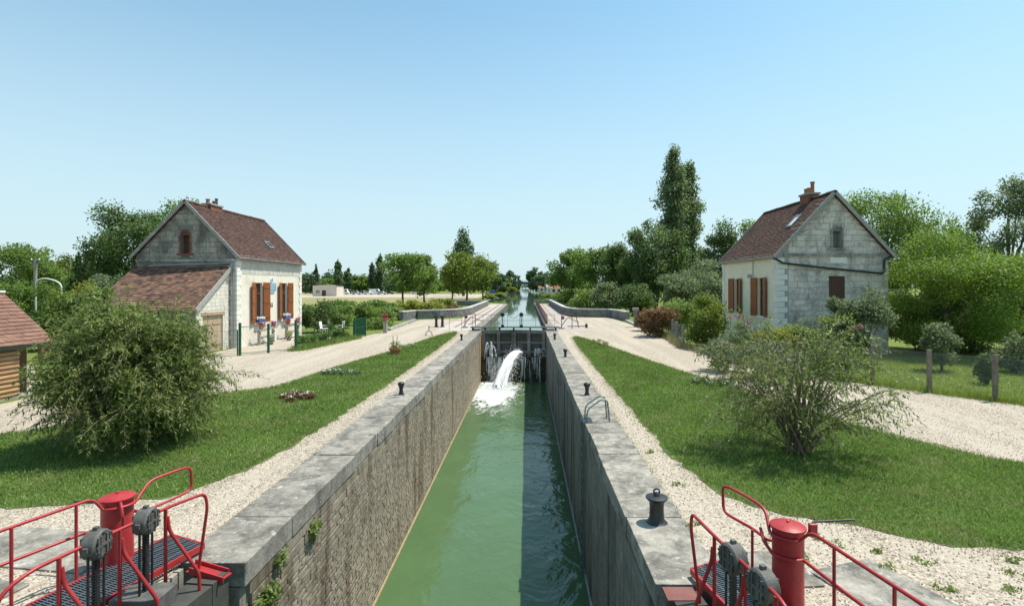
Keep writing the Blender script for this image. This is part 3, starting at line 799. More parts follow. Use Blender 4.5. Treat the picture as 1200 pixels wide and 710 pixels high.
# left house
HL, frL, gaL = house(1, -17.0, 5.85, 31.0, 39.9, 5.45, 8.5,
    'stone cottage with lean-to, blue plaque between orange shutters and brown roof', 
    [(33.05,34.05,1.35,3.85,.55,170,160), (36.6,37.55,1.35,3.85,.5,170,160)],
    'plaster', 'gable_grey', 'core_dark', 'tile_brown',
    dict(seed=21, gholes=[(2.72,3.22,5.55,6.75)], glo=4.4, gskip=[(2.55,3.4,5.3,6.95)], frz=4.35, frm='frieze', sky=(5.5,6.1,1.3,1.9), chim=(33.6,1.25,.5,.2),
         pots=[(-.1,-.35,.3,.13,'terracotta'),(.08,.0,.22,.12,'brick'),(0,.4,.45,.1,'grey_iron')], verge='slab'))
# brick-edged gable opening
def gable_niche(h, ga, a, b_, c, d, edge_m, back_m):
    n = part_empty('gable_opening', h)
    MB().prism([ga(a,c,-.28), ga(b_,c,-.28), ga(b_,d,-.28), ga(a,d,-.28)], Vector(ga(0,0,-.31))-Vector(ga(0,0,-.28))).build('back_panel', back_m, n)
    w = .11
    v = c
    while v < d-.02:
        v2 = min(v+.15, d)
        for (u0,u1) in ((a-w,a-.005),(b_+.005,b_+w)):
            MB().prism([ga(u0,v+.006,.05), ga(u1,v+.006,.05), ga(u1,v2-.006,.05), ga(u0,v2-.006,.05)], Vector(ga(0,0,-.02))-Vector(ga(0,0,.05))).build('brick', edge_m, n)
        v = v2
    m_, r_ = (a+b_)/2, (b_-a)/2
    for k in range(7):
        t0, t1 = math.pi*k/7+.03, math.pi*(k+1)/7-.03
        P = [ga(m_+(r_+.0)*math.cos(t0), d-.02+.24*math.sin(t0), .05), ga(m_+(r_+w)*math.cos(t0), d-.02+(.24+w)*math.sin(t0), .05), ga(m_+(r_+w)*math.cos(t1), d-.02+(.24+w)*math.sin(t1), .05), ga(m_+r_*math.cos(t1), d-.02+.24*math.sin(t1), .05)]
        MB().prism(P, Vector(ga(0,0,-.02))-Vector(ga(0,0,.05))).build('arch_brick', edge_m, n)
    MB().prism([ga(m_+r_*math.cos(math.pi*k/8), d-.02+.24*math.sin(math.pi*k/8), .012) for k in range(9)], Vector(ga(0,0,-.01))-Vector(ga(0,0,.012))).build('tympanum', back_m, n)
    MB().prism([ga(a-.22,c-.12,.10), ga(b_+.22,c-.12,.10), ga(b_+.22,c-.01,.10), ga(a-.22,c-.01,.10)], Vector(ga(0,0,-.02))-Vector(ga(0,0,.10))).build('sill', edge_m, n)
gable_niche(HL, gaL, 2.72, 3.22, 5.55, 6.62, 'brick', 'wood_dark')
# moulding band and drain pipe on the left gable
MB().prism([gaL(.3,5.06,.09), gaL(5.85,5.06,.09), gaL(5.85,5.2,.09), gaL(.3,5.2,.09)], (0,.1,0)).build('string_course', 'gable_grey', HL)
MB().tube([frL(30.95,5.28,.3), gaL(-.1,5.2,.2), gaL(.15,5.02,.12), gaL(1.0,4.95,.12), gaL(5.0,4.82,.12)], .05, 8).build('drain_pipe', 'zinc', HL, smooth=True)

# lean-to in front of the left gable
lt = part_empty('lean_to', HL)
lx0, lx1, ly0, ly1 = -22.7, -17.35, 27.75, 30.9
zf, zb_ = 2.5, 4.72
side = lambda u, v, w: (lx1 + w, u, v)
frontw = lambda u, v, w: (u, ly0 - w, v)
ltop = lambda u: zf + (zb_-zf)*(u-ly0)/(ly1-ly0) - .03
door = (28.35, 30.25, -.02, 2.02)
mb = MB(); holed_face(mb, side, ly0, ly1, -.2, ltop, [door], .2); mb.build('side_wall', 'lean_block', lt)
mb = MB(); holed_face(mb, frontw, lx0, lx1, -.2, lambda u: zf-.03, [], .2); mb.build('front_wall', 'core_dark', lt)
mb = MB(); holed_face(mb, lambda u,v,w: (lx0-w,u,v), ly0, ly1, -.2, ltop, [], .2); mb.build('end_wall', 'core_dark', lt)
stone_skin(side, ly0+.01, ly1-.02, -.05, zb_, ltop, [(28.2,30.4,-.1,2.2)], 'lean_block', HL, h=(.2,.22), l=(.36,.44), proud=(.012,.02), seed=5, name='block')
MB().box(lx1-.02, lx1+.03, 28.2, 30.4, 2.04, 2.2).build('lintel', 'wood_old', lt)
for k in range(2):
    d0 = 28.37+k*.94
    for j in range(5):
        MB().box(lx1-.12+(.004 if j % 2 else 0), lx1-.08+(.004 if j % 2 else 0), d0+j*.186+.004, d0+(j+1)*.186-.004, .02, 2.0).build('door_plank', 'wood_old', lt)
    MB().box(lx1-.08, lx1-.05, d0+.04, d0+.88, .35, .47).box(lx1-.08, lx1-.05, d0+.04, d0+.88, 1.5, 1.62).build('door_batten', 'wood_old', lt)
MB().box(lx1-.05, lx1-.02, 29.25, 29.31, .95, 1.1).build('door_handle', 'black_iron', lt)
dv = Vector((0, ly1-ly0, zb_-zf)); Vl = dv.length; dv.normalize(); nr = Vector((0, -dv.z, dv.y))
ev = Vector((lx0-.15, ly0, zf)) - dv*.25 + nr*.05
MB().obox(ev+Vector((1,0,0))*(lx1-lx0+.3)/2+dv*(Vl+.25)/2-nr*.04, ((lx1-lx0+.3)/2,0,0), dv*(Vl+.25)/2, nr*.035).build('roof_deck', 'wood_old', lt)
mb = MB(); tile_field(mb, ev, (1,0,0), dv, nr, lx1-lx0+.3, Vl+.25, .235, .2, random.Random(4), thick=.03); mb.build('tiles', 'tile_old', lt, kind='stuff', fix=False)
MB().obox(ev+Vector((1,0,0))*(lx1-lx0+.33)+dv*(Vl+.25)/2-nr*.02, (.025,0,0), dv*(Vl+.27)/2, nr*.11).build('verge', 'slab', lt)
MB().tube([(-17.12,30.88,5.0),(-17.1,30.9,.1)], .05, 8).build('downpipe', 'zinc', HL, smooth=True)

# plaque and number on the left house
pl = part_empty('plaque', HL, 'blue and white enamel lock plaque with round emblem')
py0 = 35.0
MB().box(-16.99,-16.965, 34.72, 35.86, 3.36, 3.84).build('plate', 'blue_plaque', pl)
MB().box(-16.99,-16.965, 34.98, 35.6, 3.16, 3.352).build('lower_plate', 'blue_plaque', pl)
MB().disc((-16.978, 35.29, 4.04), (1,0,0), .19, .025, 20, .004).build('emblem', 'white_enamel', pl)
MB().disc((-16.962, 35.29, 4.04), (1,0,0), .13, .006, 20, .002).build('emblem_ring', 'blue_plaque', pl)
mb = MB()
for (z_, ua, ub) in ((3.72,34.82,35.76),(3.59,34.9,35.68),(3.46,34.82,35.76),(3.25,35.06,35.52)):
    rs = random.Random(int(z_*100)); u = ua
    while u < ub-.05:                       # worn lettering strokes, not legible at this distance
        l = rs.uniform(.03,.1); mb.box(-16.963,-16.957, u, min(u+l,ub), z_-.02, z_+.02); u += l+.025
mb.build('worn_lettering', 'white_enamel', pl)
def text_part(txt, size, loc, rot, m, parent, name='lettering'):
    cu = bpy.data.curves.new(name, 'FONT'); cu.body = txt; cu.size = size; cu.extrude = .006; cu.align_x = 'CENTER'
    tmp = bpy.data.objects.new('tmp', cu); COL.objects.link(tmp)
    dg = bpy.context.evaluated_depsgraph_get(); me = bpy.data.meshes.new_from_object(tmp.evaluated_get(dg))
    bpy.data.objects.remove(tmp); me.materials.clear(); me.materials.append(M[m])
    o = bpy.data.objects.new(name, me); COL.objects.link(o); o.parent = parent
    off = Vector((0,0,0)); p = parent
    while p is not None: off += p.location; p = p.parent
    o.location = Vector(loc)-off; o.rotation_euler = rot; return o
text_part('65', .42, (-16.985, 35.25, 2.25), (R(90), 0, R(90)), 'lettering', HL)

# right house
HR, frR, gaR = house(-1, 13.3, 5.85, 28.0, 35.8, 5.35, 8.5,
    'pale stone cottage with three red chimney pots behind the garden shrubs', 
    [(29.6,30.4,1.95,4.1,.48,170,160), (33.0,33.8,1.95,4.1,.48,170,160)],
    'plaster_cream', 'gable_pale', 'wall_core', 'tile_right',
    dict(seed=31, gholes=[(2.9,3.35,5.65,6.7),(2.7,3.55,2.6,4.15)], gskip=[(2.72,3.53,5.45,6.95)], frz=.3, frm='cream_block', sky=(1.35,1.95,2.35,3.2), skym='white_enamel', chim=(30.35,.95,.6,.32),
         pots=[(0,-.33,.62,.12,'terracotta'),(0,.03,.34,.12,'terracotta'),(0,.36,.34,.12,'terracotta')], verge='slab'))
gable_niche(HR, gaR, 2.9, 3.35, 5.65, 6.55, 'gable_grey', 'core_dark')
MB().prism([gaR(.3,5.2,.09), gaR(5.85,5.2,.09), gaR(5.85,5.36,.09), gaR(.3,5.36,.09)], (0,.1,0)).build('string_course', 'gable_grey', HR)
MB().tube([frR(27.95,5.1,.25), gaR(-.05,4.98,.2), gaR(.2,4.85,.12), gaR(2.4,4.6,.12), gaR(5.45,4.3,.12), gaR(5.55,4.4,.12), gaR(5.56,5.0,.12), gaR(5.8,5.2,.3)], .055, 8).build('drain_pipe', 'black_iron', HR, smooth=True)
sw_ = part_empty('closed_shutter', HR, 'closed dark brown shutter in the gable')
for k in range(5):
    u0 = 2.7+.85*k/5+.005; u1 = 2.7+.85*(k+1)/5-.005
    MB().prism([gaR(u0,2.62,-.06), gaR(u1,2.62,-.06), gaR(u1,4.13,-.06), gaR(u0,4.13,-.06)], (0,.035,0)).build('plank', 'wood_dark', sw_)
MB().prism([gaR(2.72,2.9,-.03), gaR(3.53,2.9,-.03), gaR(3.53,3.0,-.03), gaR(2.72,3.0,-.03)], (0,.028,0)).build('batten', 'wood_dark', sw_)
MB().prism([gaR(2.45,4.16,.04), gaR(3.8,4.16,.04), gaR(3.8,4.46,.04), gaR(2.45,4.46,.04)], (0,.05,0)).build('lintel', 'gable_pale', HR)
MB().prism([gaR(2.75,4.85,.05), gaR(3.6,4.85,.05), gaR(3.6,5.15,.05), gaR(2.75,5.15,.05)], (0,.05,0)).build('blank_panel', 'quoin', HR)
MB().box(13.24, 13.27, 31.2, 31.75, 4.15, 4.32).build('name_plate', 'zinc', HR)
MB().tube([(13.24,30.95,4.15),(13.24,30.95,5.3)], .02, 6).build('cable', 'zinc', HR)

# ------------------------------------------------------------------ garden shed at the left
sh = thing('garden_shed', 'log-sided garden shed with pink shingle roof and green fascia', 'shed', (-17.6, 16, 0))
xs0, xs1, ysA, ysB = -19.65, -16.55, 12.6, 18.1
for k in range(13):
    z0 = .05+k*.15
    MB().tube([(xs1, ysA, z0+.075), (xs1, 17.2, z0+.075)], .078, 8).build('log_plank', 'wood_log', sh, smooth=True)
    MB().tube([(xs0, 17.2, z0+.075), (xs1-.08, 17.2, z0+.075)], .078, 8).build('log_plank', 'wood_log', sh, smooth=True)
MB().box(xs0-.05, xs0+.05, ysA, ysB, 0, 2.0).box(xs0, xs1, ysA-.05, ysA+.05, 0, 2.0).build('rear_walls', 'wood_log', sh)
MB().box(xs1-.06, xs1+.06, ysB-.12, ysB, 0, 2.0).build('porch_post', 'wood_log', sh)
MB().box(xs0, xs1+.1, ysA-.1, ysB+.1, .0, .06).build('floor', 'wood_grey', sh)
MB().prism([(xs0-.0, ysB-.02, 2.0), (xs1+.0, ysB-.02, 2.0), (-18.1, ysB-.02, 3.36)], (0,-.06,0)).build('gable_boards', 'wood_log', sh)
MB().box(xs1-.5, xs1-.45, 17.28, 18.0, .06, 1.95).build('door', 'wood_dark', sh)  # added dark panel, imitating the shade inside the open porch
srf = part_empty('roof', sh); tl = MB()
for sg, xe in ((1, xs1), (-1, xs0)):
    up = Vector((-18.1-xe, 0, 1.42)); V_ = up.length; up.normalize(); nrm = Vector((sg*abs(up.z), 0, abs(up.x)))
    e = Vector((xe, ysA-.3, 1.98)) - up*.35; U_ = ysB+.45-ysA+.3-.3
    MB().obox(e+Vector((0,1,0))*U_/2+up*(V_+.35)/2-nrm*.03, (0,U_/2,0), up*(V_+.35)/2, nrm*.03).build('roof_deck', 'green_fascia', srf)
    tile_field(tl, e, (0,1,0), up, nrm, U_, V_+.35, .3, .17, random.Random(8), thick=.012)
    MB().obox(e+Vector((0,1,0))*U_/2-nrm*.08-up*.02, (0,U_/2+.01,0), up*.015, nrm*.11).build('fascia', 'green_fascia', srf)
tl.build('shingles', 'shingle_pink', srf, kind='stuff', fix=False)
MB().box(-18.22,-17.98, ysA-.3, ysB+.16, 3.40, 3.47).build('ridge_cap', 'white_paint', srf)

# ------------------------------------------------------------------ rounded pipes
def fillet(pts, r=.08, n=5):
    pts = [Vector(p) for p in pts]; out = [pts[0]]
    for i in range(1, len(pts)-1):
        a, p, b_ = pts[i-1], pts[i], pts[i+1]
        d1 = (a-p); d2 = (b_-p); rr = min(r, d1.length*.48, d2.length*.48)
        p1 = p + d1.normalized()*rr; p2 = p + d2.normalized()*rr
        for k in range(n+1):
            t = k/n; out.append(p1*(1-t)**2 + p*2*t*(1-t) + p2*t*t)
    out.append(pts[-1]); return out
def pipe(name, pts, r, m, parent, fr=.1, n=10):
    return MB().tube(fillet(pts, fr), r, n).build(name, m, parent, smooth=True)
def grating(corners, z, parent, m='steel_grate', pitch=.034):
    """walkway of parallel bearing bars with cross rods; corners: toe-inner, toe-outer, heel-outer, heel-inner"""
    a, b_, c, d = [Vector((x, y, z)) for x, y in corners]
    mb = MB(); L = max((d-a).length, (c-b_).length); n = int(L/pitch)
    for i in range(n+1):
        t = i/n; p, q = a.lerp(d, t), b_.lerp(c, t); mb.bar(p, q, .012, .03)
    W = (b_-a).length; k = max(2, int(W/.11))
    for j in range(k+1):
        t = j/k; mb.bar(a.lerp(b_, t)+Vector((0,0,.004)), d.lerp(c, t)+Vector((0,0,.004)), .012, .024)
    mb.build('grating', m, parent, kind='stuff')
    fr_ = MB()
    for p, q in ((a,b_),(b_,c),(c,d),(d,a)): fr_.bar(p-Vector((0,0,.02)), q-Vector((0,0,.02)), .03, .075)
    fr_.build('grating_frame', 'red_paint', parent)
def gear_head(c, axis, parent, r=.145, t=.15, zfoot=.2, m='grey_iron'):
    g_ = MB().disc(c, axis, r, t, 28, .018).build('gear_box', m, parent, smooth=True)
    a = Vector(axis).normalized(); up = Vector((0,0,1)); u = a.cross(up).normalized(); c = Vector(c)
    rb = MB()
    for sgn in (1, -1):
        f = c + a*sgn*(t/2+.006)
        rb.obox(f, a*.008, u*(r*.8), up*.012)
        for k in range(-2, 3):
            if k: rb.obox(f+u*(k*.042)+up*.055, a*.007, u*.014, up*.04); rb.obox(f+u*(k*.042)-up*.055, a*.007, u*.014, up*.04)
    rb.build('ribs', m, g_, kind='stuff')
    MB().obox(c+up*(r+.005), a*.022, u*.022, up*.025).build('lug', m, g_); MB().obox(c+u*(r+.0), a*.024, u*.022, up*.024).build('lug', m, g_)
    for k in range(6):
        th = k*math.pi/3+.4; p = c + (u*math.cos(th)+up*math.sin(th))*(r-.03)
        MB().disc(p+a*(t/2+.01), a, .012, .02, 6, .002).build('bolt', 'black_iron', g_)
    MB().obox((c.x, c.y, (c.z-r*.6+zfoot)/2), u*.026, a*.022, up*((c.z-r*.6-zfoot)/2)).build('rack_bar', 'black_iron', parent)
    tt = MB(); z = zfoot+.02
    while z < c.z-r: tt.obox((c.x+u.x*.032, c.y+u.y*.032, z), u*.01, a*.02, up*.008); z += .03
    tt.build('rack_teeth', 'black_iron', parent, kind='stuff')
    for sgn in (1, -1):
        q = c + u*sgn*.115
        MB().tube([(q.x, q.y, zfoot), (q.x, q.y, c.z-r*.25)], .013, 8).build('guide_rod', 'black_iron', parent, smooth=True)
def drum(c, parent, r=.172, h=.93):
    d = MB().lathe((c[0],c[1],0), [(r+.015,.0),(r+.015,.03),(r,.04),(r,h-.05),(r*.98,h-.03)], 36).build('drum_housing', 'red_paint', parent, smooth=True)
    MB().lathe((c[0],c[1],h-.03), [(r*1.02,0),(r*1.13,.008),(r*1.15,.018),(r*1.13,.03),(r*.9,.046),(r*.5,.062),(.02,.07)], 36).build('drum_lid', 'red_paint', d, smooth=True)
    MB().lathe((c[0],c[1],h+.035), [(.018,0),(.018,.02),(.008,.026)], 8).build('lid_bolt', 'red_paint', d, smooth=True)
def ring(c, r, z, a0, a1, n=14):
    return [(c[0]+r*math.cos(a0+(a1-a0)*i/n), c[1]+r*math.sin(a0+(a1-a0)*i/n), z) for i in range(n+1)]

# ------------------------------------------------------------------ open lower gates near the camera
gl = thing('lock_gate', 'open lock gate with red drum beside the sunlit wall, grating walkway and two gear boxes', 'lock gate', (-4.3, 5.5, -4.5), 'open lower lock gates')
def leaf_body(parent, toe, heel, thick, nrm):
    toe, heel, nrm = Vector((*toe,0)), Vector((*heel,0)), Vector((*nrm,0)).normalized()
    d = (heel-toe); L = d.length; d.normalize(); c = (toe+heel)/2
    MB().obox((c.x,c.y,-2.6), d*L/2, nrm*thick*.25, (0,0,2.5)).build('leaf_planks', 'gate_wood_dark', parent)
    for z in (-.14,-1.2,-2.3,-3.4):
        MB().obox((c.x,c.y,z), d*(L/2+.01), nrm*thick*.5, (0,0,.13)).build('cross_beam', 'gate_wood_dark', parent)
    for p in (toe, heel):
        MB().obox((p.x,p.y,-2.55), d*.14, nrm*thick*.52, (0,0,2.56)).build('gate_post', 'gate_wood_dark', parent)
leaf_body(gl, (-3.95,6.55), (-4.35,3.3), .34, (-1,.1))
grating([(-4.36,7.15), (-4.98,7.42), (-5.95,4.0), (-5.2,3.8)], .12, gl)
PR = .0185
pipe('handrail', [(-4.15,6.66,-.1),(-4.04,6.70,.82),(-4.07,6.70,.99),(-4.22,6.30,1.0),(-4.55,4.85,1.0),(-4.62,4.62,.9),(-4.66,4.5,.1)], PR, 'red_paint', gl, .13)
cl = (-5.22, 6.75)
pipe('handrail', [(-5.98,4.5,1.0),(-5.62,5.6,1.0),(-5.33,6.5,1.0)] + ring(cl, .2, .84, R(245), R(395), 8)[1:] + [(-5.06,7.10,1.0),(-4.92,7.45,1.02),(-4.86,7.66,1.0),(-4.86,7.68,.66),(-4.93,7.42,.64),(-5.06,7.02,.63),(-5.5,7.0,.62)] , PR, 'red_paint', gl, .1)
pipe('handrail', [(-5.05,6.5,.6),(-5.4,6.45,.6),(-5.78,5.55,.58),(-6.1,4.5,.57)], PR, 'red_paint', gl, .06)
for (x, y) in ((-5.38,6.32),(-5.57,5.72),(-5.82,4.95)):
    MB().tube([(x,y,.08),(x,y,1.0)], .017, 8).build('rail_post', 'red_paint', gl, smooth=True)
for (x, y) in ((-4.23,6.2),(-4.36,5.67),(-4.49,5.08)):
    MB().tube([(x,y,-.05),(x,y,1.0)], .02, 8).build('rail_post', 'red_paint', gl, smooth=True)
    pipe('rail_brace', [(x+.01,y+.02,.9),(x+.03,y+.02,.74),(x+.33,y+.1,.2),(x+.34,y+.1,-.05)], .02, 'red_paint', gl, .06)
gear_head((-4.28,5.95,.97), (1,.1,0), gl)
gear_head((-4.41,5.42,.97), (1,.1,0), gl)
MB().box(-4.55,-4.03, 5.75, 6.12, -.1, .19).build('paddle_frame', 'grey_iron', gl, bevel=.012)
MB().box(-4.66,-4.16, 5.2, 5.55, -.1, .19).build('paddle_frame', 'grey_iron', gl, bevel=.012)
drum(cl, gl)
pipe('crank_arm', [(-5.4,6.72,.9),(-5.5,6.72,.86),(-5.78,6.76,.86)], .014, 'black_iron', gl, .04)
pipe('drum_bracket', [(-5.08,6.62,.9),(-4.98,6.5,.93),(-4.92,6.45,.78),(-5.0,6.55,.62)], .016, 'red_paint', gl, .06)
# red trough step at the toe
mb = MB(); mb.obox((-3.98,6.63,.02), (.24,-.05,-.035), (.02,.10,0), (0,0,.008)); mb.obox((-3.955,6.53,.045), (.24,-.05,-.035), (.003,.008,0), (0,0,.035)); mb.obox((-4.0,6.73,.045), (.24,-.05,-.035), (.003,.008,0), (0,0,.035))
mb.build('step_tray', 'red_paint', gl)
MB().tube([(-3.8,6.56,-.02),(-3.8,6.56,-.9)], .02, 8).build('step_leg', 'red_paint', gl)
pipe('chain_hook', [(-4.1,6.62,.0),(-4.1,6.6,-.25),(-4.0,6.6,-.4),(-3.95,6.6,-.3)], .02, 'black_iron', gl, .06)

gr = thing('lock_gate', 'open lock gate with red drum beside the shaded wall, crank bar out over gravel', 'lock gate', (2.1, 5, -4.5), 'open lower lock gates')
leaf_body(gr, (1.86,6.1), (2.15,3.0), .34, (1,.1))
grating([(2.03,6.52), (2.62,6.78), (3.35,3.9), (2.6,3.7)], .12, gr)
pipe('handrail', [(1.98,6.02,-.05),(1.88,6.05,.85),(1.90,6.08,1.0),(1.96,5.55,1.0),(2.12,4.4,1.0),(2.14,4.2,.9),(2.15,4.1,.1)], PR, 'red_paint', gr, .1)
cr = (2.93, 5.93)
pipe('handrail', [(3.32,3.9,.1),(3.30,3.95,.9),(3.27,4.2,1.0),(3.09,5.2,1.0),(3.02,5.62,1.0)] + ring(cr, .19, .84, R(-65), R(-205), 8)[1:] + [(2.80,6.2,1.0),(2.72,6.42,1.03),(2.60,6.80,1.03),(2.56,6.9,1.0),(2.56,6.88,.68),(2.62,6.68,.68),(2.72,6.35,.70),(2.80,6.15,.66),(2.95,6.18,.63)], PR, 'red_paint', gr, .1)
pipe('handrail', [(2.72,6.15,.8),(2.69,6.0,.72)] + ring(cr, .19, .63, R(-170), R(-65), 8) + [(3.12,5.1,.62),(3.3,4.1,.62)], PR, 'red_paint', gr, .06)
for (x, y) in ((3.07,5.28),(3.2,4.6),(2.68,6.28)):
    MB().tube([(x,y,.08),(x,y,1.0 if x > 2.7 else .72)], .017, 8).build('rail_post', 'red_paint', gr, smooth=True)
for (x, y) in ((1.96,5.52),(2.05,4.95),(2.1,4.45)):
    MB().tube([(x,y,-.05),(x,y,1.0)], .02, 8).build('rail_post', 'red_paint', gr, smooth=True)
    pipe('rail_brace', [(x-.01,y+.02,.88),(x-.02,y+.02,.74),(x-.17,y+.1,.2),(x-.18,y+.1,-.05)], .02, 'red_paint', gr, .06)
gear_head((2.02,5.17,.95), (-1,-.25,0), gr, .15)
gear_head((2.10,4.70,.95), (-1,-.25,0), gr, .15)
MB().tube([(2.03,5.1,.96),(2.09,4.78,.96)], .022, 10).build('coupling_shaft', 'bark_light', gr, smooth=True)
MB().box(1.86,2.3, 4.98, 5.3, -.1, .17).build('paddle_frame', 'grey_iron', gr, bevel=.012)
drum(cr, gr, .165)
pipe('crank_arm', [(3.1,5.85,.86),(3.17,5.85,.96),(3.22,5.95,.96),(3.72,6.0,.96)], .014, 'black_iron', gr, .03)
MB().obox((3.16,5.84,.92), (.045,0,0), (0,.025,0), (0,0,.07)).build('crank_hub', 'red_paint', gr, bevel=.01)
MB().box(1.62,1.98, 6.05, 6.32, -.02, .02).build('step_tray', 'red_faded', gr)

# concrete and stone slabs by the gates
for i, (x0,x1,y0,y1,lab) in enumerate([(-7.6,-5.5,6.75,7.75,'worn grey concrete slab behind the red railing of the drum gate'),(-8.4,-6.1,5.0,6.6,'long grey concrete slab under the railing shadows'),(2.5,3.55,6.3,7.15,'pale slab between coping and gravel beside the grating'),(3.75,4.75,5.5,6.85,'cracked grey slab sunk in the gravel past the red railing')]):
    o = piece('paving_slab', cop_meshes[i % 5], ((x0+x1)/2,(y0+y1)/2,-.05), (x1-x0,y1-y0,.16), None); o.rotation_euler = (0,0,R([-8,-10,4,18][i])); tag(o, lab, 'slab')

# ------------------------------------------------------------------ upper gate, closed
ug = thing('lock_gate', 'closed wooden lock gate at the head of the chamber with railed footbridge', 'lock gate', (-1.05, 43.2, -4))
for sgn, xh in ((1, -3.66), (-1, 1.57)):
    xm, xe = -1.05, xh; yh, ym = 43.1, 43.75
    d = Vector((xe-xm, yh-ym, 0)); L = d.length; d.normalize(); n = Vector((-d.y, d.x, 0)); n = n if n.y < 0 else -n
    c = Vector(((xe+xm)/2, (yh+ym)/2, 0))
    for k in range(10):
        cc = Vector((xm,ym,0)) + d*(L*(k+.5)/10)
        MB().obox((cc.x,cc.y,-1.2), d*(L/20-.006), n*.05, (0,0,1.25)).build('plank', 'gate_wood', ug)
    for z, hh in ((-.08,.12),(-.95,.09),(-1.7,.1)):
        MB().obox(Vector((c.x,c.y,z))+n*.11, d*(L/2-.01), n*.12, (0,0,hh)).build('cross_beam', 'gate_beam', ug)
    for t in (.05,.5,.96):
        cc = Vector((xm,ym,0)) + d*(L*t)
        MB().obox(Vector((cc.x,cc.y,-1.15))+n*.13, d*.13, n*.16, (0,0,1.2)).build('gate_post', 'gate_beam', ug)
    for t in (.28,.72):
        cc = Vector((xm,ym,0)) + d*(L*t)
        MB().obox(Vector((cc.x,cc.y,-1.35))+n*.1, d*.3, n*.03, (0,0,.28)).build('paddle', 'grey_iron', ug)
MB().box(-4.6, 2.7, 43.15, 43.85, .24, .32).build('footbridge_deck', 'grey_iron', ug)
for x in (-4.4,-3.4,-2.2,-1.05,.3,1.4,2.4):
    MB().box(x-.06, x+.06, 43.2, 43.8, -.02, .24).build('deck_bracket', 'black_iron', ug)
for y in (43.2,):
    for z in (1.32, .85):
        MB().tube([(-6.3,y,z),(-2.05,y,z)] if z > 1 else [(-6.3,y,z),(2.3,y,z)], .016, 6).build('handrail', 'red_faded', ug, smooth=True)
    pipe('handrail', [(-2.05,y,1.32),(-1.5,y,1.32),(-1.25,y,1.1),(-1.05,y,1.0),(-.85,y,1.1),(-.6,y,1.32),(.0,y,1.32),(2.3,y,1.32)], .016, 'red_faded', ug, .1, 6)
    for x in (-6.3,-5.3,-4.4,-3.55,-2.9,-1.55,-.55,.75,1.5,2.3):
        MB().tube([(x,y,.02 if x < -4.6 else .32),(x,y,1.32)], .015, 6).build('rail_post', 'red_faded', ug, smooth=True)
for x in (-1.95, -.42):
    gear_head((x,43.1,1.33), (0,-1,0), ug, .17, .15, .3, 'black_iron')
    MB().box(x-.12, x+.12, 43.0, 43.2, .25, .5).build('rack_foot', 'black_iron', ug)
# breast wall below the gate
bw = thing('breast_wall', 'dark algae-covered stone sill wall under the closed gate', 'wall', (-1.05, 42.9, -5))
MB().box(WL, WR, 42.75, 46, -6.5, -2.2).build('wall_core', 'algae_wall', bw)
mb = MB(); rs = random.Random(2); z = -4.1
while z < -2.25:
    x = WL
    while x < WR-.05:
        l = rs.uniform(.5,.9); x2 = min(x+l, WR); mb.box(x+.012, x2-.012, 42.68+rs.uniform(-.02,.02), 42.76, z+.012, min(z+.3,-2.22)-.012); x = x2
    z += .3
mb.build('masonry', 'algae_wall', bw, kind='stuff')
x = WL
while x < WR-.05:
    x2 = min(x+1.05, WR); MB().box(x+.01, x2-.01, 42.55, 43.3, -2.2, -2.05).build('sill_stone', 'algae_wall', bw); x = x2

# ------------------------------------------------------------------ falling water
def droplets(name, pts, sizes, m, kind='stuff'):
    base = np.array([(1,0,0),(-1,0,0),(0,1,0),(0,-1,0),(0,0,1.5),(0,0,-1.5)], np.float32)
    tri = np.array([(0,2,4),(2,1,4),(1,3,4),(3,0,4),(2,0,5),(1,2,5),(3,1,5),(0,3,5)], np.int32)
    pts = np.asarray(pts, np.float32); n = len(pts)
    V_ = (pts[:,None,:] + base[None]*np.asarray(sizes, np.float32)[:,None,None]).reshape(-1,3)
    T = (tri[None] + (np.arange(n)*6)[:,None,None]).reshape(-1,3)
    return np_mesh(name, V_, T, m, None, kind, True)
rn = np.random.default_rng(5)
# main jet: a solid plume from the middle paddle that bends left and down
P0 = Vector((-.55, 42.9, -1.75)); mb = MB()
for q in range(90):                          # strands that fan out as they fall
    ox, oy, oz = rn.normal(0,.10), rn.normal(0,.06), rn.normal(0,.08); vx = -2.0+rn.normal(0,.22); vy = -4.6+rn.normal(0,.4); vz = .9+rn.normal(0,.22); t0 = rn.uniform(0,.25) if q % 3 == 0 else 0
    jet, rad = [], []; rr = rn.uniform(.035,.095)
    for i in range(15):
        t = t0 + (.84-t0)*i/14; z_ = P0.z+oz+vz*t-4.9*t*t
        if z_ < -4.02: break
        jet.append((P0.x+ox+vx*t+rn.normal(0,.012), P0.y+oy+vy*t, z_+rn.normal(0,.012))); rad.append(rr*(.7+.7*rn.random())*(1-.35*i/14))
    if len(jet) > 3: mb.tube(jet, rad, 6)
jo = mb.build('water_jet', 'white_water', None, smooth=True)
tag(jo, 'thick white water jet gushing from the closed gate into the chamber', 'water jet')
pts, szs = [], []
for k in range(5000):                        # spray round the jet and along its underside
    i = rn.random()**.7; t = i*.8; r = abs(rn.normal(0, .22+.3*i)); th = rn.random()*6.28
    pts.append((P0.x-2.0*t+r*math.cos(th)*1.1, P0.y-4.6*t+rn.normal(0,.25), P0.z+.9*t-4.9*t*t+r*math.sin(th)-abs(rn.normal(0,.5))*i)); szs.append(rn.uniform(.008,.028))
pts = [p if p[2] > -4 else (p[0],p[1],-3.97) for p in pts]
o = droplets('jet_spray', pts, szs, 'white_water'); tag(o, 'white droplets flung around the main water jet', 'water spray')
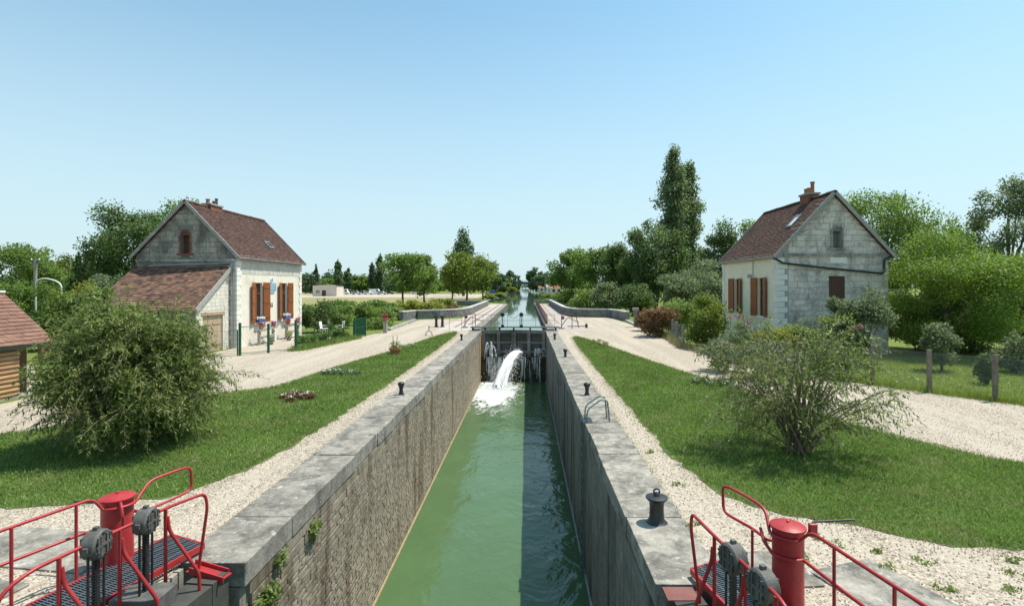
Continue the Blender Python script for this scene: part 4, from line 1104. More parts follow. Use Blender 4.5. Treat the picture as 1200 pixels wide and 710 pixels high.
def arch_spray(x0, wx, hz, n, lab, seed, m='white_water'):
    r2 = np.random.default_rng(seed); P_, S_ = [], []
    AR = [(r2.normal(0,.55), r2.uniform(.45,1.0)) for q in range(11)]      # separate leaping strands
    for k in range(n):
        a = AR[k % len(AR)][0] + r2.normal(0,.035); v = AR[k % len(AR)][1] + r2.normal(0,.03); t = r2.random()**.8
        x = x0 + wx*a*t*1.3; z = -1.95 + hz*v*(4*t*(1-t)) - (.25 if t > .9 else 0)*r2.random(); y = 42.95 - .5*t*v + r2.normal(0,.05)
        P_.append((min(max(x,WL+.05),WR-.05), y, z)); S_.append(r2.uniform(.01,.034))
    o = droplets('water_spray', P_, S_, m); tag(o, lab, 'water spray')
arch_spray(-2.95, .8, 1.1, 1700, 'white arching fan of water at the rusty side of the gate', 1)
arch_spray(.85, .8, .65, 900, 'low bubbling fan of water by the shaded wall at the gate', 2)
def fall(x0, x1, n, lab, seed, dens):
    r2 = np.random.default_rng(seed); V_, T_ = [], []
    for k in range(n):
        x = r2.uniform(x0, x1); z0 = r2.uniform(-3.2,-2.05) if r2.random() > .4 else -2.05; L = r2.uniform(.3,1.5); w = r2.uniform(.006,.02)
        y = 42.48 - .1*(r2.random()); z1 = max(z0-L, -4.0); o_ = len(V_)
        for q in range(5):
            t = q/4; ww = w*(1-.6*abs(t-.4)); xx = x + r2.normal(0,.012)
            V_ += [(xx-ww, y-.12*t, z0+(z1-z0)*t), (xx+ww, y-.12*t, z0+(z1-z0)*t)]
        T_ += [(o_+2*q, o_+2*q+1, o_+2*q+3, o_+2*q+2) for q in range(4)]
    o = np_mesh('water_fall', V_, T_, 'white_water', None, 'stuff'); tag(o, lab, 'waterfall')
fall(-3.2, -1.5, 80, 'thin white streams running down the sill wall on the rusty side', 3, 1)
fall(-.6, 1.2, 30, 'thin white streams running down the sill wall on the shaded side', 4, 1)
# foam crests
pts = []; szs = []
for k in range(3500):
    a = rn.normal(0,1,2); pts.append((min(max(-2.1+a[0]*.5, WL+.1), .9), min(39.6+a[1]*.8, 42.4), -3.99+abs(rn.normal(0,.07)))); szs.append(rn.uniform(.01,.035))
o = droplets('foam', pts, szs, 'white_water'); tag(o, 'churning white foam where the jet strikes the green water', 'foam')

# ------------------------------------------------------------------ bollards, ladder, handrails
def bollard(name, x, y, prof, lab, knob=False, grp='black iron mooring bollards'):
    t = thing(name, lab, 'bollard', (x, y, 0), grp)
    MB().lathe((x,y,0), prof, 24).build('body', 'black_iron', t, smooth=True)
    if knob:
        MB().lathe((x,y,prof[-1][1]), [(.05,0),(.045,.03),(.03,.045)], 12).build('cap_nut', 'black_iron', t, smooth=True)
        MB().tube([(x+.045*math.cos(a),y,prof[-1][1]+.06+.04*math.sin(a)) for a in [i*math.pi/6 for i in range(12)]], .013, 6, closed=True).build('eye_ring', 'black_iron', t, smooth=True)
    else:
        MB().lathe((x,y,.0), [(.15,0),(.15,.015),(.13,.02)], 20).build('base_plate', 'black_iron', t, smooth=True)
small = [(.09,0),(.085,.05),(.065,.1),(.06,.2),(.075,.28),(.105,.33),(.115,.36),(.11,.4),(.08,.43),(.02,.445)]
bollard('mooring_bollard', 1.98, 8.05, [(.165,0),(.165,.025),(.135,.045),(.112,.1),(.105,.24),(.112,.33),(.15,.38),(.165,.39),(.165,.41),(.12,.425),(.05,.43)], 'waisted black bollard with wide top disc and ring near the red gate', True)
for x, y, lab in ((2.0,17.5,'small black bollard next to the metal ladder handrail'),(1.98,27,'small black bollard between two others along the shaded wall'),(1.92,36.0,'small black bollard on the shaded wall by the closed gate'),
                  (-4.17,17.6,'small black bollard on the sunlit wall beside the long lawn strip'),(-4.35,35.4,'small black bollard on the sunlit wall by the tip of the lawn')):
    bollard('mooring_bollard', x, y, small, lab)

ld = thing('ladder', 'galvanised ladder with curved handrails down the shaded lock wall', 'ladder', (1.7, 14.2, 0))
for y in (13.95, 14.4):
    pipe('handrail', [(1.58,y,-.3),(1.6,y,.36),(1.98,y+.05,.62),(2.14,y+.05,.6),(2.2,y+.05,-.02)], .02, 'galv', ld, .12)
for k in range(13):
    MB().tube([(1.5,13.98,-.35-k*.29),(1.5,14.37,-.35-k*.29)], .016, 6).build('rung', 'galv', ld)
for y in (13.97, 14.38):
    MB().box(1.47,1.52,y-.02,y+.02,-4.2,-.05).build('stile', 'galv', ld)
MB().box(1.5,1.75,13.85,14.5,.012,.03).build('foot_plate', 'black_iron', ld)

# red handrail along the narrow channel
hr = thing('handrail_fence', 'faded red handrail running along the canal channel above the gate', 'railing', (1.95, 80, 0))
for z in (.92, .5): MB().tube([(1.98,50.5,z),(1.98,109,z)], .03, 6).build('rail', 'red_faded', hr)
MB().box(1.95,2.01,50.5,109,.1,.32).build('kick_board', 'red_faded', hr)
y = 50.5
while y < 109.1:
    MB().tube([(1.98,y,.05),(1.98,y,.92)], .028, 6).build('rail_post', 'red_faded', hr); y += 1.95
# dark bands let into the quay paving
for i, (x0,x1,y0,y1,lab) in enumerate([(-5.6,-5.2,50,104,'dark paving band along the quay beside the curved parapet of yellow shrubs'),(-6.5,-6.2,47,92,'second dark paving band closer to the curved parapet'),(3.0,3.25,52,106,'dark paving band beside the faded red handrail')]):
    o = MB().box(x0,x1,y0,y1,-.02,.03).build('paving_band', 'quay_dark'); tag(o, lab, 'paving')
# gate winding gear on the quays
def winch(x, y, s, lab):
    t = thing('gate_winch', lab, 'winch', (x, y, 0), 'red gate winding gear on the quays')
    pipe('frame', [(x,y,0),(x,y,1.25),(x+.9*s,y,1.25),(x+.9*s,y,0)], .035, 'red_faded', t, .1, 6)
    pipe('lever', [(x-.1*s,y-.3,.15),(x+.5*s,y-.2,1.0),(x+1.5*s,y+.1,.55)], .035, 'red_faded', t, .2, 6)
    MB().disc((x+.1*s,y-.08,.95), (0,-1,0), .15, .1, 18, .01).build('hand_wheel', 'red_faded', t, smooth=True)
    MB().box(x-.25,x+.25,y-.2,y+.2,0,.1).build('base', 'slab', t)
winch(-5.4, 46.5, 1, 'red winding gear with wheel on the pink quay near the two black posts')
winch(3.0, 45.3, 1, 'red winding gear at the end of the faded red handrail')
bl = thing('gate_winch', 'low red lever frame standing on the quay before the dark curved parapet', 'winch', (5.0,46.5,0), 'red gate winding gear on the quays')
pipe('frame', [(4.6,46.5,0),(4.35,46.5,1.0)], .04, 'red_faded', bl, .1, 6); pipe('lever', [(3.6,46.6,.12),(5.2,46.4,.14)], .04, 'red_faded', bl, .1, 6); MB().box(5.15,5.35,46.3,46.5,0,.35).build('stop_block', 'black_iron', bl)
for x, lab in ((-8.05,'black cast iron post on the quay, farther from the canal'),(-7.5,'black cast iron post on the quay, closer to the canal')):
    t = thing('iron_post', lab, 'post', (x, 47.2, 0), 'pair of black iron posts')
    MB().lathe((x,47.2,0), [(.2,0),(.2,.06),(.13,.1),(.11,.6),(.13,.8),(.2,.86),(.2,.98),(.15,1.05)], 14).build('body', 'black_iron', t, smooth=True)
    MB().obox((x,47.05,.9), (.05,0,0), (0,.08,0), (0,0,.06)).build('catch', 'black_iron', t)

# ------------------------------------------------------------------ vegetation builders
def leaf_quads(C, D, N, l, w):
    """diamond leaves: centres C, directions D, side vectors from N, per-leaf length and width"""
    D = D/np.linalg.norm(D, axis=1, keepdims=True); S = np.cross(D, N); S /= (np.linalg.norm(S, axis=1, keepdims=True)+1e-6)
    l = np.asarray(l)[:,None]; w = np.asarray(w)[:,None]
    V_ = np.stack([C - D*l*.5, C + S*w*.5 - D*l*.05, C + D*l*.5, C - S*w*.5 - D*l*.05], 1).reshape(-1,3)
    F_ = np.arange(len(C)*4).reshape(-1,4)
    return V_, F_
def leaves(name, parent, clumps, n, size, m, seed=1, kind=None, shell=.55, droop=0.0):
    r = np.random.default_rng(seed)
    cc = np.array([c for c, _ in clumps], float); rr = np.array([q for _, q in clumps], float)
    wgt = (rr[:,0]*rr[:,2])**1.0; idx = r.choice(len(cc), n, p=wgt/wgt.sum())
    u = r.normal(size=(n,3)); u /= np.linalg.norm(u, axis=1, keepdims=True)
    rad = (shell*.6 + (1-shell*.6)*r.random((n,1))**.6) * (1 + .22*np.clip(r.normal(size=(n,1)), -1.5, 1.1))
    P_ = cc[idx] + u*rad*rr[idx]
    D = r.normal(size=(n,3)) + u*.5 + np.array([0,0,-droop]); N = u*.8 + np.array([0,0,.6]) + r.normal(size=(n,3))*.55
    l = size[0]*r.uniform(.65,1.25,n); w = size[1]*r.uniform(.7,1.2,n)
    V_, F_ = leaf_quads(P_, D, N, l, w)
    return np_mesh(name, V_, F_, m, parent, kind)
def crown_clumps(c, rx, ry, rz, K, r, shape='round', cs=.33):
    out = []
    for k in range(K):
        if shape == 'column':
            t = (k+.5)/K; z = (t*2-1)*rz; prof = min(1, 2.2*t+.4)*min(1.0, (1-t)*3.0+.2)
            a = r.random()*6.283; q = rx*.75*prof*math.sqrt(r.random())
            s_ = rx*.62*(.25+.75*prof)*(.7+.6*r.random())
            out.append(((c[0]+q*math.cos(a), c[1]+q*math.sin(a), c[2]+z), (s_, s_, rz*2.6/K**.75*(.8+.5*r.random())))); continue
        if shape == 'cone':
            t = (k+.5)/K; z = (t*2-1)*rz; pr = (1-t)**.85*rx+.1; a = r.random()*6.283; q = pr*.62
            out.append(((c[0]+q*math.cos(a), c[1]+q*math.sin(a), c[2]+z), (pr*.55, pr*.55, rz*.12))); continue
        d = r.normal(size=3); d /= np.linalg.norm(d); f = .3 + .58*r.random()**.5
        s_ = cs*(.6+.75*r.random())
        out.append(((c[0]+d[0]*rx*f, c[1]+d[1]*ry*f, c[2]+d[2]*rz*f), (rx*s_, ry*s_, rz*s_*.66)))
    return out
SEED = [100]
def tree(label, px, Y, hw, top, m, cb=.22, name='broadleaf_tree', cat='tree', shape='round', K=34, dens=7.0, leafk=1.0, cs=.33, grp=None, ry=None, base=0.0, bark='bark', nmax=20000, tr=None):
    SEED[0] += 1; sd = SEED[0]; r = np.random.default_rng(sd)
    X = px_x(px, Y); H = px_z(top, Y); rx = hw*Y/F; ry = ry or rx
    H += base*0; z0 = base + cb*(H-base); rz = (H-z0)/2; c = (X, Y, z0+rz)
    t = thing(name, label, cat, (X, Y, base), grp)
    cl_ = crown_clumps(c, rx, ry, rz, K, r, shape, cs)
    l = max(.07, .0050*Y*leafk); w = l*.6
    n = int(min(max(dens*math.pi*rx*rz/(.5*l*w), 1500), nmax))
    leaves('crown' if cb > .05 else 'foliage', t, cl_, n, (l, w), m, sd)
    # trunk and limbs
    mb = MB(); rt = tr or max(.05, .018*H)
    nst = 1 if cb > .05 else 4
    for s_ in range(nst):
        dx, dy = (0,0) if nst == 1 else (r.normal(0,rx*.25), r.normal(0,ry*.25))
        top_z = c[2] + rz*(.75 if shape != 'round' else .3)
        mb.tube([(X+dx*.1, Y+dy*.1, base-.2), (X+dx*.5+r.normal(0,rt*.4), Y+dy*.5, base+(top_z-base)*.4), (X+dx, Y+dy, top_z)], [rt*1.25/nst**.4, rt*.8/nst**.4, rt*.25/nst**.4], 7)
    if shape == 'round':
        for k in r.choice(len(cl_), min(10, len(cl_)), replace=False):
            e = cl_[k][0]; s0 = base + (z0-base)*(.75+.4*r.random()) + rz*.15
            mid = ((X+e[0])/2+r.normal(0,.05*rx), (Y+e[1])/2, (s0+e[2])/2+.1*rz)
            mb.tube([(X, Y, s0), mid, e], [rt*.45, rt*.3, rt*.1], 5)
    mb.build('trunk' if nst == 1 else 'stems', bark, t, smooth=True, fix=False)
    return t
def shrub(label, px, Y, hw, top, m, **k):
    k.setdefault('cb', .0); k.setdefault('K', 22); k.setdefault('cs', .4); k.setdefault('nmax', 9000)
    return tree(label, px, Y, hw, top, m, name=k.pop('name', 'garden_shrub'), cat=k.pop('cat', 'shrub'), **k)

def cane_bush(label, X, Y, Rx, Ry, H, stems, shoots, per, leaf_l, leaf_w, m, seed, lo=.3, zlo=0.0, name='garden_bush', bark='bark_light', sr=.02, fill=0):
    """many-stemmed bush with arching canes and long narrow leaves"""
    r = np.random.default_rng(seed); t = thing(name, label, 'bush', (X, Y, 0)); st = MB(); tw = MB()
    C, D, N = [], [], []
    for i in range(stems):
        az = 6.283*(i+r.random()*.8)/stems; f = .25+.75*r.random()**.6; g_ = 1-.45*f*f*r.random()-.1*r.random()
        ex, ey = Rx*f*math.cos(az)*.85, Ry*f*math.sin(az)*.85; hh = H*g_*(1-.58*f**1.4)
        b0 = np.array([X+r.normal(0,.12), Y+r.normal(0,.12), 0.0])
        def pt(q): return b0 + np.array([ex*q**1.15, ey*q**1.15, hh*(1-(1-q)**1.6)])
        st.tube([tuple(pt(q)) for q in (0,.2,.4,.6,.8,1)], [sr*1.3,sr*1.1,sr*.9,sr*.65,sr*.45,sr*.2], 6)
        for k in range(shoots):
            q = lo + (1-lo)*r.random()**.8; p = pt(q)
            out = np.array([ex, ey, 0]); out = out/(np.linalg.norm(out)+.3)
            d = out*.7 + r.normal(0,.55,3) + np.array([0,0,.45-(.6*f if zlo < 0 else 0)]); d /= np.linalg.norm(d); L = r.uniform(.35,.8)*(H/2.8)
            pts = []
            for s_ in range(5):
                v = s_/4; pts.append(p + d*L*v + np.array([0,0,-.38*L*v*v]))
            if pts[-1][2] < .1: continue
            tw.tube([tuple(q_) for q_ in pts], [.006,.005,.004,.003,.002], 3, caps=False)
            for j in range(per):
                v = .12+.88*(j+r.random()*.6)/per; a = min(int(v*4), 3); pp = pts[a]+(pts[a+1]-pts[a])*(v*4-a); ax = pts[a+1]-pts[a]; ax /= np.linalg.norm(ax)
                sd = np.cross(ax, r.normal(size=3)); sd /= np.linalg.norm(sd)
                dd = ax*.65 + sd*.9 + np.array([0,0,-.3]); dd /= np.linalg.norm(dd)
                C.append(pp+dd*leaf_l*.5); D.append(dd); N.append(np.array([0,0,1.0])+r.normal(0,.45,3))
    n = len(C); l = leaf_l*r.uniform(.6,1.2,n); w = leaf_w*r.uniform(.75,1.2,n)
    V_, F_ = leaf_quads(np.array(C), np.array(D), np.array(N), l, w)
    np_mesh('foliage', V_, F_, m, t)
    if fill:
        cl_ = crown_clumps((X, Y, H*.42), Rx*.9, Ry*.9, H*.46, 50, r, 'round', .26)
        leaves('inner_foliage', t, cl_, fill, (leaf_l, leaf_w), m, seed+1, droop=.5)
    st.build('stems', bark, t, smooth=True, fix=False); tw.build('twigs', bark, t, kind='stuff', fix=False)
    return t

def inside(poly, x, y):
    x = np.asarray(x); y = np.asarray(y); ins = np.zeros(len(x), bool); n = len(poly)
    for i in range(n):
        x1, y1 = poly[i]; x2, y2 = poly[(i+1) % n]
        if y1 == y2: continue
        c = ((y1 > y) != (y2 > y)) & (x < (x2-x1)*(y-y1)/(y2-y1)+x1); ins ^= c
    return ins
def blades(name, x, y, h, wd, m, seed, z=.02, parent=None, label=None, cat='grass', lean=.5):
    r = np.random.default_rng(seed); n = len(x); a = r.random(n)*6.283
    P_ = np.stack([x, y, np.full(n, z)], 1); s_ = np.stack([np.cos(a), np.sin(a), np.zeros(n)], 1)*np.asarray(wd)[:,None]*.5
    tip = P_ + np.stack([r.normal(0,lean,n)*h, r.normal(0,lean,n)*h, np.asarray(h)*r.uniform(.6,1.1,n)], 1)
    V_ = np.stack([P_-s_, P_+s_, tip], 1).reshape(-1,3)
    o = np_mesh(name, V_, np.arange(3*n).reshape(-1,3), m, parent, 'stuff', True)
    if label: tag(o, label, cat)
    return o
def sample(poly, n, seed, ymin, ymax, power=1.6):
    """points in a polygon, denser near the lock bridge where the picture shows single blades"""
    r = np.random.default_rng(seed); xs = [p[0] for p in poly]; X0, X1 = min(xs), max(xs); out = []
    k = n*4; y = ymin*(ymax/ymin)**(r.random(k)**power) if ymin > 0 else r.uniform(ymin, ymax, k); x = r.uniform(X0, X1, k)
    # widen selection with distance to keep density falling as 1/y^2
    keep = inside(poly, x, y); x, y = x[keep][:n], y[keep][:n]; return x, y

# ------------------------------------------------------------------ fences and garden things
def wire_fence(label, posts, hh, pm, wm, square=True, pr=.05, cell=.12, sag=0, grp=None, mesh=True):
    t = thing('wire_fence', label, 'fence', (posts[0][0], posts[0][1], 0), grp)
    for (x, y) in posts:
        if square: MB().box(x-pr,x+pr,y-pr,y+pr,-.1,hh+.12).build('post', pm, t, bevel=.01)
        else: MB().tube([(x,y,-.1),(x,y,hh+.06)], pr, 8).build('post', pm, t, smooth=True)
    mb = MB()
    for a, b_ in zip(posts[:-1], posts[1:]):
        a, b_ = Vector((*a,0)), Vector((*b_,0)); L = (b_-a).length; d = (b_-a)/L; n = Vector((-d.y,d.x,0))
        for z in (.08, hh/2, hh): mb.tube([a+n*.06+Vector((0,0,z)), b_+n*.06+Vector((0,0,z))], .0045, 3, caps=False)
        if mesh:
            s_ = -hh
            while s_ < L:
                for sg in (1, -1):
                    p0 = s_ if sg == 1 else s_+hh; p1 = s_+hh if sg == 1 else s_
                    za, zb2 = .05, hh
                    q0, q1 = p0, p1
                    def cl(q, z, qo, zo):
                        if q < 0: f_ = (0-q)/(qo-q); return 0, z+(zo-z)*f_
                        if q > L: f_ = (L-q)/(qo-q); return L, z+(zo-z)*f_
                        return q, z
                    if (q0 <= 0 and q1 <= 0) or (q0 >= L and q1 >= L): continue
                    c0 = cl(q0, za, q1, zb2); c1 = cl(q1, zb2, q0, za)
                    mb.tube([a+d*c0[0]+n*.06+Vector((0,0,c0[1])), a+d*c1[0]+n*.06+Vector((0,0,c1[1]))], .0022, 3, caps=False)
                s_ += cell
    mb.build('wire_mesh', wm, t, kind='stuff', fix=False)
    return t
wire_fence('chain-link fence on square weathered posts along the sunny lawn', [(12.05,21.3),(12.7,19.4),(13.7,18.0),(14.75,16.65),(16.4,15.0),(18.6,13.2)], 1.35, 'post_weathered', 'galv', True, .055, .09)
wire_fence('leaning dark post fence beside the red-leaved shrub and gravel', [(9.75,42.0),(9.9,38.5),(10.05,36.4),(9.55,33.6),(9.3,31.4)], 1.25, 'wood_grey', 'galv', True, .06, .12)
wire_fence('green wire fence along the flower verge beside the cottage gate', [(-12.95,29.85),(-12.75,31.8),(-12.55,33.6),(-12.3,35.6),(-12.05,36.8)], 1.15, 'green_paint', 'green_paint', False, .03, .1)

gt = thing('garden_gate', 'green double gate with sagging wire arcs before the cottage', 'gate', (-14, 28.6, 0))
gp = [Vector((-14.95,27.6,0)), Vector((-14.0,28.7,0)), Vector((-13.0,29.8,0))]
for i, p in enumerate(gp):
    MB().box(p.x-.05,p.x+.05,p.y-.05,p.y+.05,-.1,1.72 if i != 1 else 1.6).build('post', 'green_paint', gt)
for a, b_ in ((gp[0],gp[1]),(gp[1],gp[2])):
    d = (b_-a).normalized()
    for z in (.12, 1.5): MB().tube([a+d*.07+Vector((0,0,z)), b_-d*.07+Vector((0,0,z))], .02, 6).build('rail', 'green_paint', gt)
mb = MB(); ax = (gp[2]-gp[0]); half = ax.length/2; axn = ax.normalized()
for k in range(9):
    rr = 1-.105*k; P_ = []
    for i in range(21):
        t = math.pi*i/20; P_.append(gp[1] + axn*(half*.96*rr*math.cos(t)) + Vector((0,0,1.48-1.34*rr*math.sin(t))))
    mb.tube(P_, .009, 4)
mb.build('wire_arcs', 'window_frame', gt)
wire_fence('dark green wire fence post beside the lean-to door', [(-16.6,27.4),(-15.05,27.55)], 1.3, 'green_paint', 'green_paint', False, .035, .1)
gp_ = thing('garden_gate', 'solid green mesh gate at the end of the flower verge', 'gate', (-12, 37, 0))
for (x, y) in ((-12.0,36.9),(-11.75,38.6)): MB().box(x-.04,x+.04,y-.04,y+.04,0,1.45).build('post', 'green_paint', gp_)
mb = MB()
for k in range(18):
    t = k/17; x, y = -12.0+.25*t, 36.9+1.7*t; mb.box(x-.018,x+.018,y-.018,y+.018,.1,1.35)
mb.build('bars', 'green_paint', gp_)
for z in (.12,.72,1.34): MB().bar((-12.0,36.9,z),(-11.75,38.6,z),.025,.05).build('rail', 'green_paint', gp_)

# white post with a pot, gate pillar, kerbs
t = thing('gate_pillar', 'short white pillar carrying a clay flower pot by the road', 'pillar', (-11.0,41.2,0))
MB().box(-11.14,-10.86,41.06,41.34,-.1,.85).build('shaft', 'concrete', t, bevel=.015); MB().box(-11.19,-10.81,41.01,41.39,.852,.93).build('cap', 'slab', t)
def pot(x, y, z, r, h, m, lab, plant=None, cat='flower pot', grp=None):
    t = thing('flower_pot', lab, cat, (x, y, z), grp)
    MB().lathe((x,y,z), [(r*.68,0),(r*.95,h*.78),(r*1.1,h*.8),(r*1.1,h),(r*.95,h),(r*.9,h*.86),(.01,h*.84)], 18).build('pot', m, t, smooth=True)
    if plant: leaves('plant', t, [((x,y,z+h+plant[1]*.45), (plant[0],plant[0],plant[1]*.6))], plant[2], plant[3], plant[4], seed=int(abs(x*31+y*7)))
    return t
t2 = thing('gate_pillar', 'square concrete pillar with flat pale cap beside the red-leaved shrub', 'pillar', (9.75,47.3,0))
MB().box(9.6,9.9,47.15,47.45,-.1,1.45).build('shaft', 'core_dark', t2); MB().box(9.5,10.0,47.05,47.55,1.452,1.72).build('cap', 'concrete', t2, bevel=.02)
for x0,y0,x1,y1,lab in ((-11.3,43.5,-11.9,56.5,'low pale stone kerb between the road and the vine garden'),(10.45,55.3,9.95,46.2,'low stone kerb running from the dark parapet to the capped pillar')):
    t = thing('kerb', lab, 'kerb', ((x0+x1)/2,(y0+y1)/2,0)); a, b_ = Vector((x0,y0)), Vector((x1,y1)); n = 8
    for k in range(n):
        p, q = a.lerp(b_,k/n), a.lerp(b_,(k+1)/n-.01); MB().bar((p.x,p.y,.07),(q.x,q.y,.07),.35,.2).build('kerb_stone', 'slab', t)
pot(-11.0,41.2,.93,.2,.28,'terracotta','clay pot of red flowers on the short white pillar',(.25,.3,160,(.12,.07),'petal_red'))
pot(-6.93,27.9,.03,.3,.34,'terracotta','wide clay planter with upright canes standing on the lawn strip',(.3,.35,220,(.14,.04),'leaf_garden'))
pt_ = [o for o in COL.objects if o.name.startswith('flower_pot')][-1]
for dx in (-.08,.08): MB().tube([(-6.93+dx,27.9,.3),(-6.93+dx*1.4,27.9,1.0)], .02, 6).build('cane', 'wood_old', pt_)
t = thing('wire_stand', 'small dark wire garden ornament at the edge of the lawn', 'ornament', (-7.1,38.5,0))
for s_ in (-1,1): pipe('leg', [(-7.1+s_*.28,38.5,0),(-7.1+s_*.2,38.5,.28),(-7.1,38.5,.42),(-7.1+s_*.02,38.5,.75)], .022, 'far_metal', t, .06, 6)
MB().tube([(-7.1+.2*math.cos(a),38.5,.2+.2*math.sin(a)) for a in [i*math.pi/8 for i in range(16)]], .015, 5, closed=True).build('hoop', 'far_metal', t)

# planters and seats before the left cottage
for y0, lab in ((33.5,'rustic wooden rack of flower pots under the window beside the lean-to'),(37.2,'rustic wooden rack of flower pots under the window farther from the lean-to')):
    t = thing('plant_rack', lab, 'plant rack', (-16.4,y0,0))
    for dy in (-.9,.9): MB().box(-16.55,-16.4,y0+dy-.07,y0+dy+.07,0,.85).build('leg', 'wood_grey', t)
    MB().bar((-16.45,y0-1.15,.9),(-16.45,y0+1.15,.98),.32,.12).build('board', 'wood_grey', t, bevel=.02)
    MB().bar((-16.4,y0-.8,.45),(-16.4,y0+.7,.5),.25,.08).build('shelf', 'wood_grey', t, bevel=.02)
    box = thing('window_box', 'blue flower box of white blooms on the sill ' + ('beside the lean-to' if y0 < 35 else 'farther from the lean-to'), 'flower box', (-16.85,y0,1.37))
    MB().box(-16.95,-16.72,y0-.4,y0+.4,1.36,1.56).build('trough', 'blue_box', box)
    leaves('flowers', box, [((-16.82,y0-.2,1.62),(.14,.25,.12)),((-16.82,y0+.2,1.62),(.14,.25,.12))], 180, (.1,.08), 'petal_white', int(y0))
    for k, (dy, m_) in enumerate(((-.8,'petal_red'),(.75,'petal_pink'))):
        pot(-16.4,y0+dy,.96,.15,.2,'terracotta', 'small clay pot of %s flowers on the rack %s the lean-to' % (('red','pink')[k], 'next to' if y0 < 35 else 'away from'), (.2,.25,120,(.1,.07),m_))
pot(-15.9,35.4,.02,.17,.25,'grey_iron','dark pot with pale yellow plant on the paving before the plaque',(.25,.4,160,(.16,.05),'leaf_yellow'))
pot(-15.9,32.9,.02,.17,.25,'grey_iron','dark pot standing on the paving near the lean-to downpipe',(.2,.3,120,(.12,.05),'leaf_garden'))
pot(-17.0,28.0,1.25,.13,.18,'grey_iron','dark hanging pot on the corner of the lean-to door',(.15,.2,90,(.09,.05),'leaf_garden'))
def plastic_chair(x, y, rz, lab):
    t = thing('garden_chair', lab, 'chair', (x, y, 0), 'white garden chairs')
    for dx in (-.22,.22):
        for dy in (-.22,.22): MB().bar((x+dx,y+dy,0),(x+dx*.9,y+dy*.9,.43),.04,.04).build('leg', 'white_paint', t)
    MB().box(x-.25,x+.25,y-.25,y+.25,.42,.45).build('seat', 'white_paint', t)
    MB().obox((x-.24*rz,y,.7), (.02,0,0), (0,.24,0), (-.04*rz,0,.26)).build('backrest', 'white_paint', t)
    for dy in (-.25,.25): MB().bar((x-.22,y+dy,.65),(x+.2,y+dy,.63),.05,.03).build('armrest', 'white_paint', t)
plastic_chair(-15.4,40.2,1,'white garden chair beside the white post'); plastic_chair(-14.3,40.6,-1,'white garden chair next to the green fence')
o = MB().box(-15.75,-15.65,41.9,42.0,0,1.5).build('garden_post','white_paint'); tag(o, 'slim white post standing in the vine garden', 'post')

# ------------------------------------------------------------------ foreground bushes
cane_bush('big dense many-stemmed bush spreading over the lawn before the shed', -8.95, 12.1, 2.0, 1.9, 3.75, 74, 32, 20, .125, .031, 'leaf_willow_dark', 3, lo=.1, zlo=-1, sr=.026, fill=34000)
cane_bush('loose airy bush with red-brown canes on the lawn by the gravel road', 5.85, 11.4, 2.3, 1.8, 3.7, 44, 17, 15, .12, .031, 'leaf_silver', 8, lo=.22, zlo=-1)

# ------------------------------------------------------------------ shrubs and flowers
shrub('bushy green shrub at the corner of the cottage with the plaque', 372, 41.5, 22, 352, 'leaf_dark')
shrub('tall leafy vine clump behind the white garden chairs', 398, 46, 20, 356, 'leaf_garden')
shrub('rounded dark shrub in the middle of the vine garden', 424, 50, 17, 353, 'leaf_mid')
shrub('light green vine clump beside the pot pillar', 446, 52, 18, 359, 'leaf_garden')
shrub('low bean rows at the road end of the vine garden', 440, 45, 20, 371, 'leaf_mid')
shrub('leafy shrub against the pale end wall', 467, 58, 13, 361, 'leaf_garden')
shrub('thick hedge clump behind the vine garden', 400, 60, 28, 349, 'leaf_mid')
shrub('low hedge clump on the far side of the vine garden', 447, 66, 24, 350, 'leaf_garden')
shrub('yellow flowering shrub behind the curved parapet', 505, 72, 17, 349, 'leaf_yellow')
shrub('yellow-green shrub along the river beyond the parapet', 522, 78, 15, 349, 'leaf_lime')
shrub('yellow-green shrub above the thick hedge clump', 478, 75, 18, 349, 'leaf_yellow')
shrub('rusty red shrub close behind the curved parapet', 530, 67, 9, 357, 'leaf_red')
shrub('flower border plants behind the green wire fence, gate end', 358, 32.2, 12, 392, 'leaf_garden', nmax=3500)
shrub('flower border plants behind the green wire fence, middle', 376, 34, 12, 388, 'leaf_garden', nmax=3500)
shrub('flower border plants behind the green wire fence, mesh gate end', 397, 36, 11, 383, 'leaf_mid', nmax=3500)

shrub('dark laurel bush against the pale gable', 985, 26, 20, 345, 'leaf_grey')
shrub('rounded grey-green bush under the closed gable shutter', 1012, 24.5, 30, 337, 'leaf_grey', nmax=11000)
shrub('small pale shrub alone on the sunny lawn', 1103, 22.5, 21, 376, 'leaf_grey', cb=.12, K=14)
shrub('grey-green bush at the edge of the lawn past the pale shrub', 1188, 22, 22, 386, 'leaf_grey')
shrub('dark small bush beside a weathered fence post', 1157, 19.5, 12, 412, 'leaf_dark', nmax=2500)
shrub('yellow-green shrub filling the corner before the pale cottage', 825, 31.5, 30, 347, 'leaf_lime')
shrub('bright green shrub behind the red-leaved one', 797, 40, 24, 344, 'leaf_garden')
shrub('red-leaved shrub leaning over the dark post fence', 772, 38.2, 24, 358, 'leaf_red')
shrub('small rust-coloured shrub next to the capped pillar', 757, 43, 12, 360, 'leaf_red')
shrub('low lilac bush under the cottage windows', 868, 26.5, 22, 378, 'leaf_grey')
shrub('leafy butterfly bush in front of the cottage corner', 905, 24, 26, 378, 'leaf_yellow')
shrub('pale green bush between cottage corner and gable bush', 945, 24, 22, 378, 'leaf_garden')
shrub('spreading low bush at the bend of the gravel road', 850, 22.5, 26, 396, 'leaf_willow')
shrub('tangled low bush by the garden fence end', 905, 20.5, 40, 395, 'leaf_willow')
shrub('weedy low bush along the fence behind the loose bush', 975, 20.8, 34, 402, 'leaf_garden')
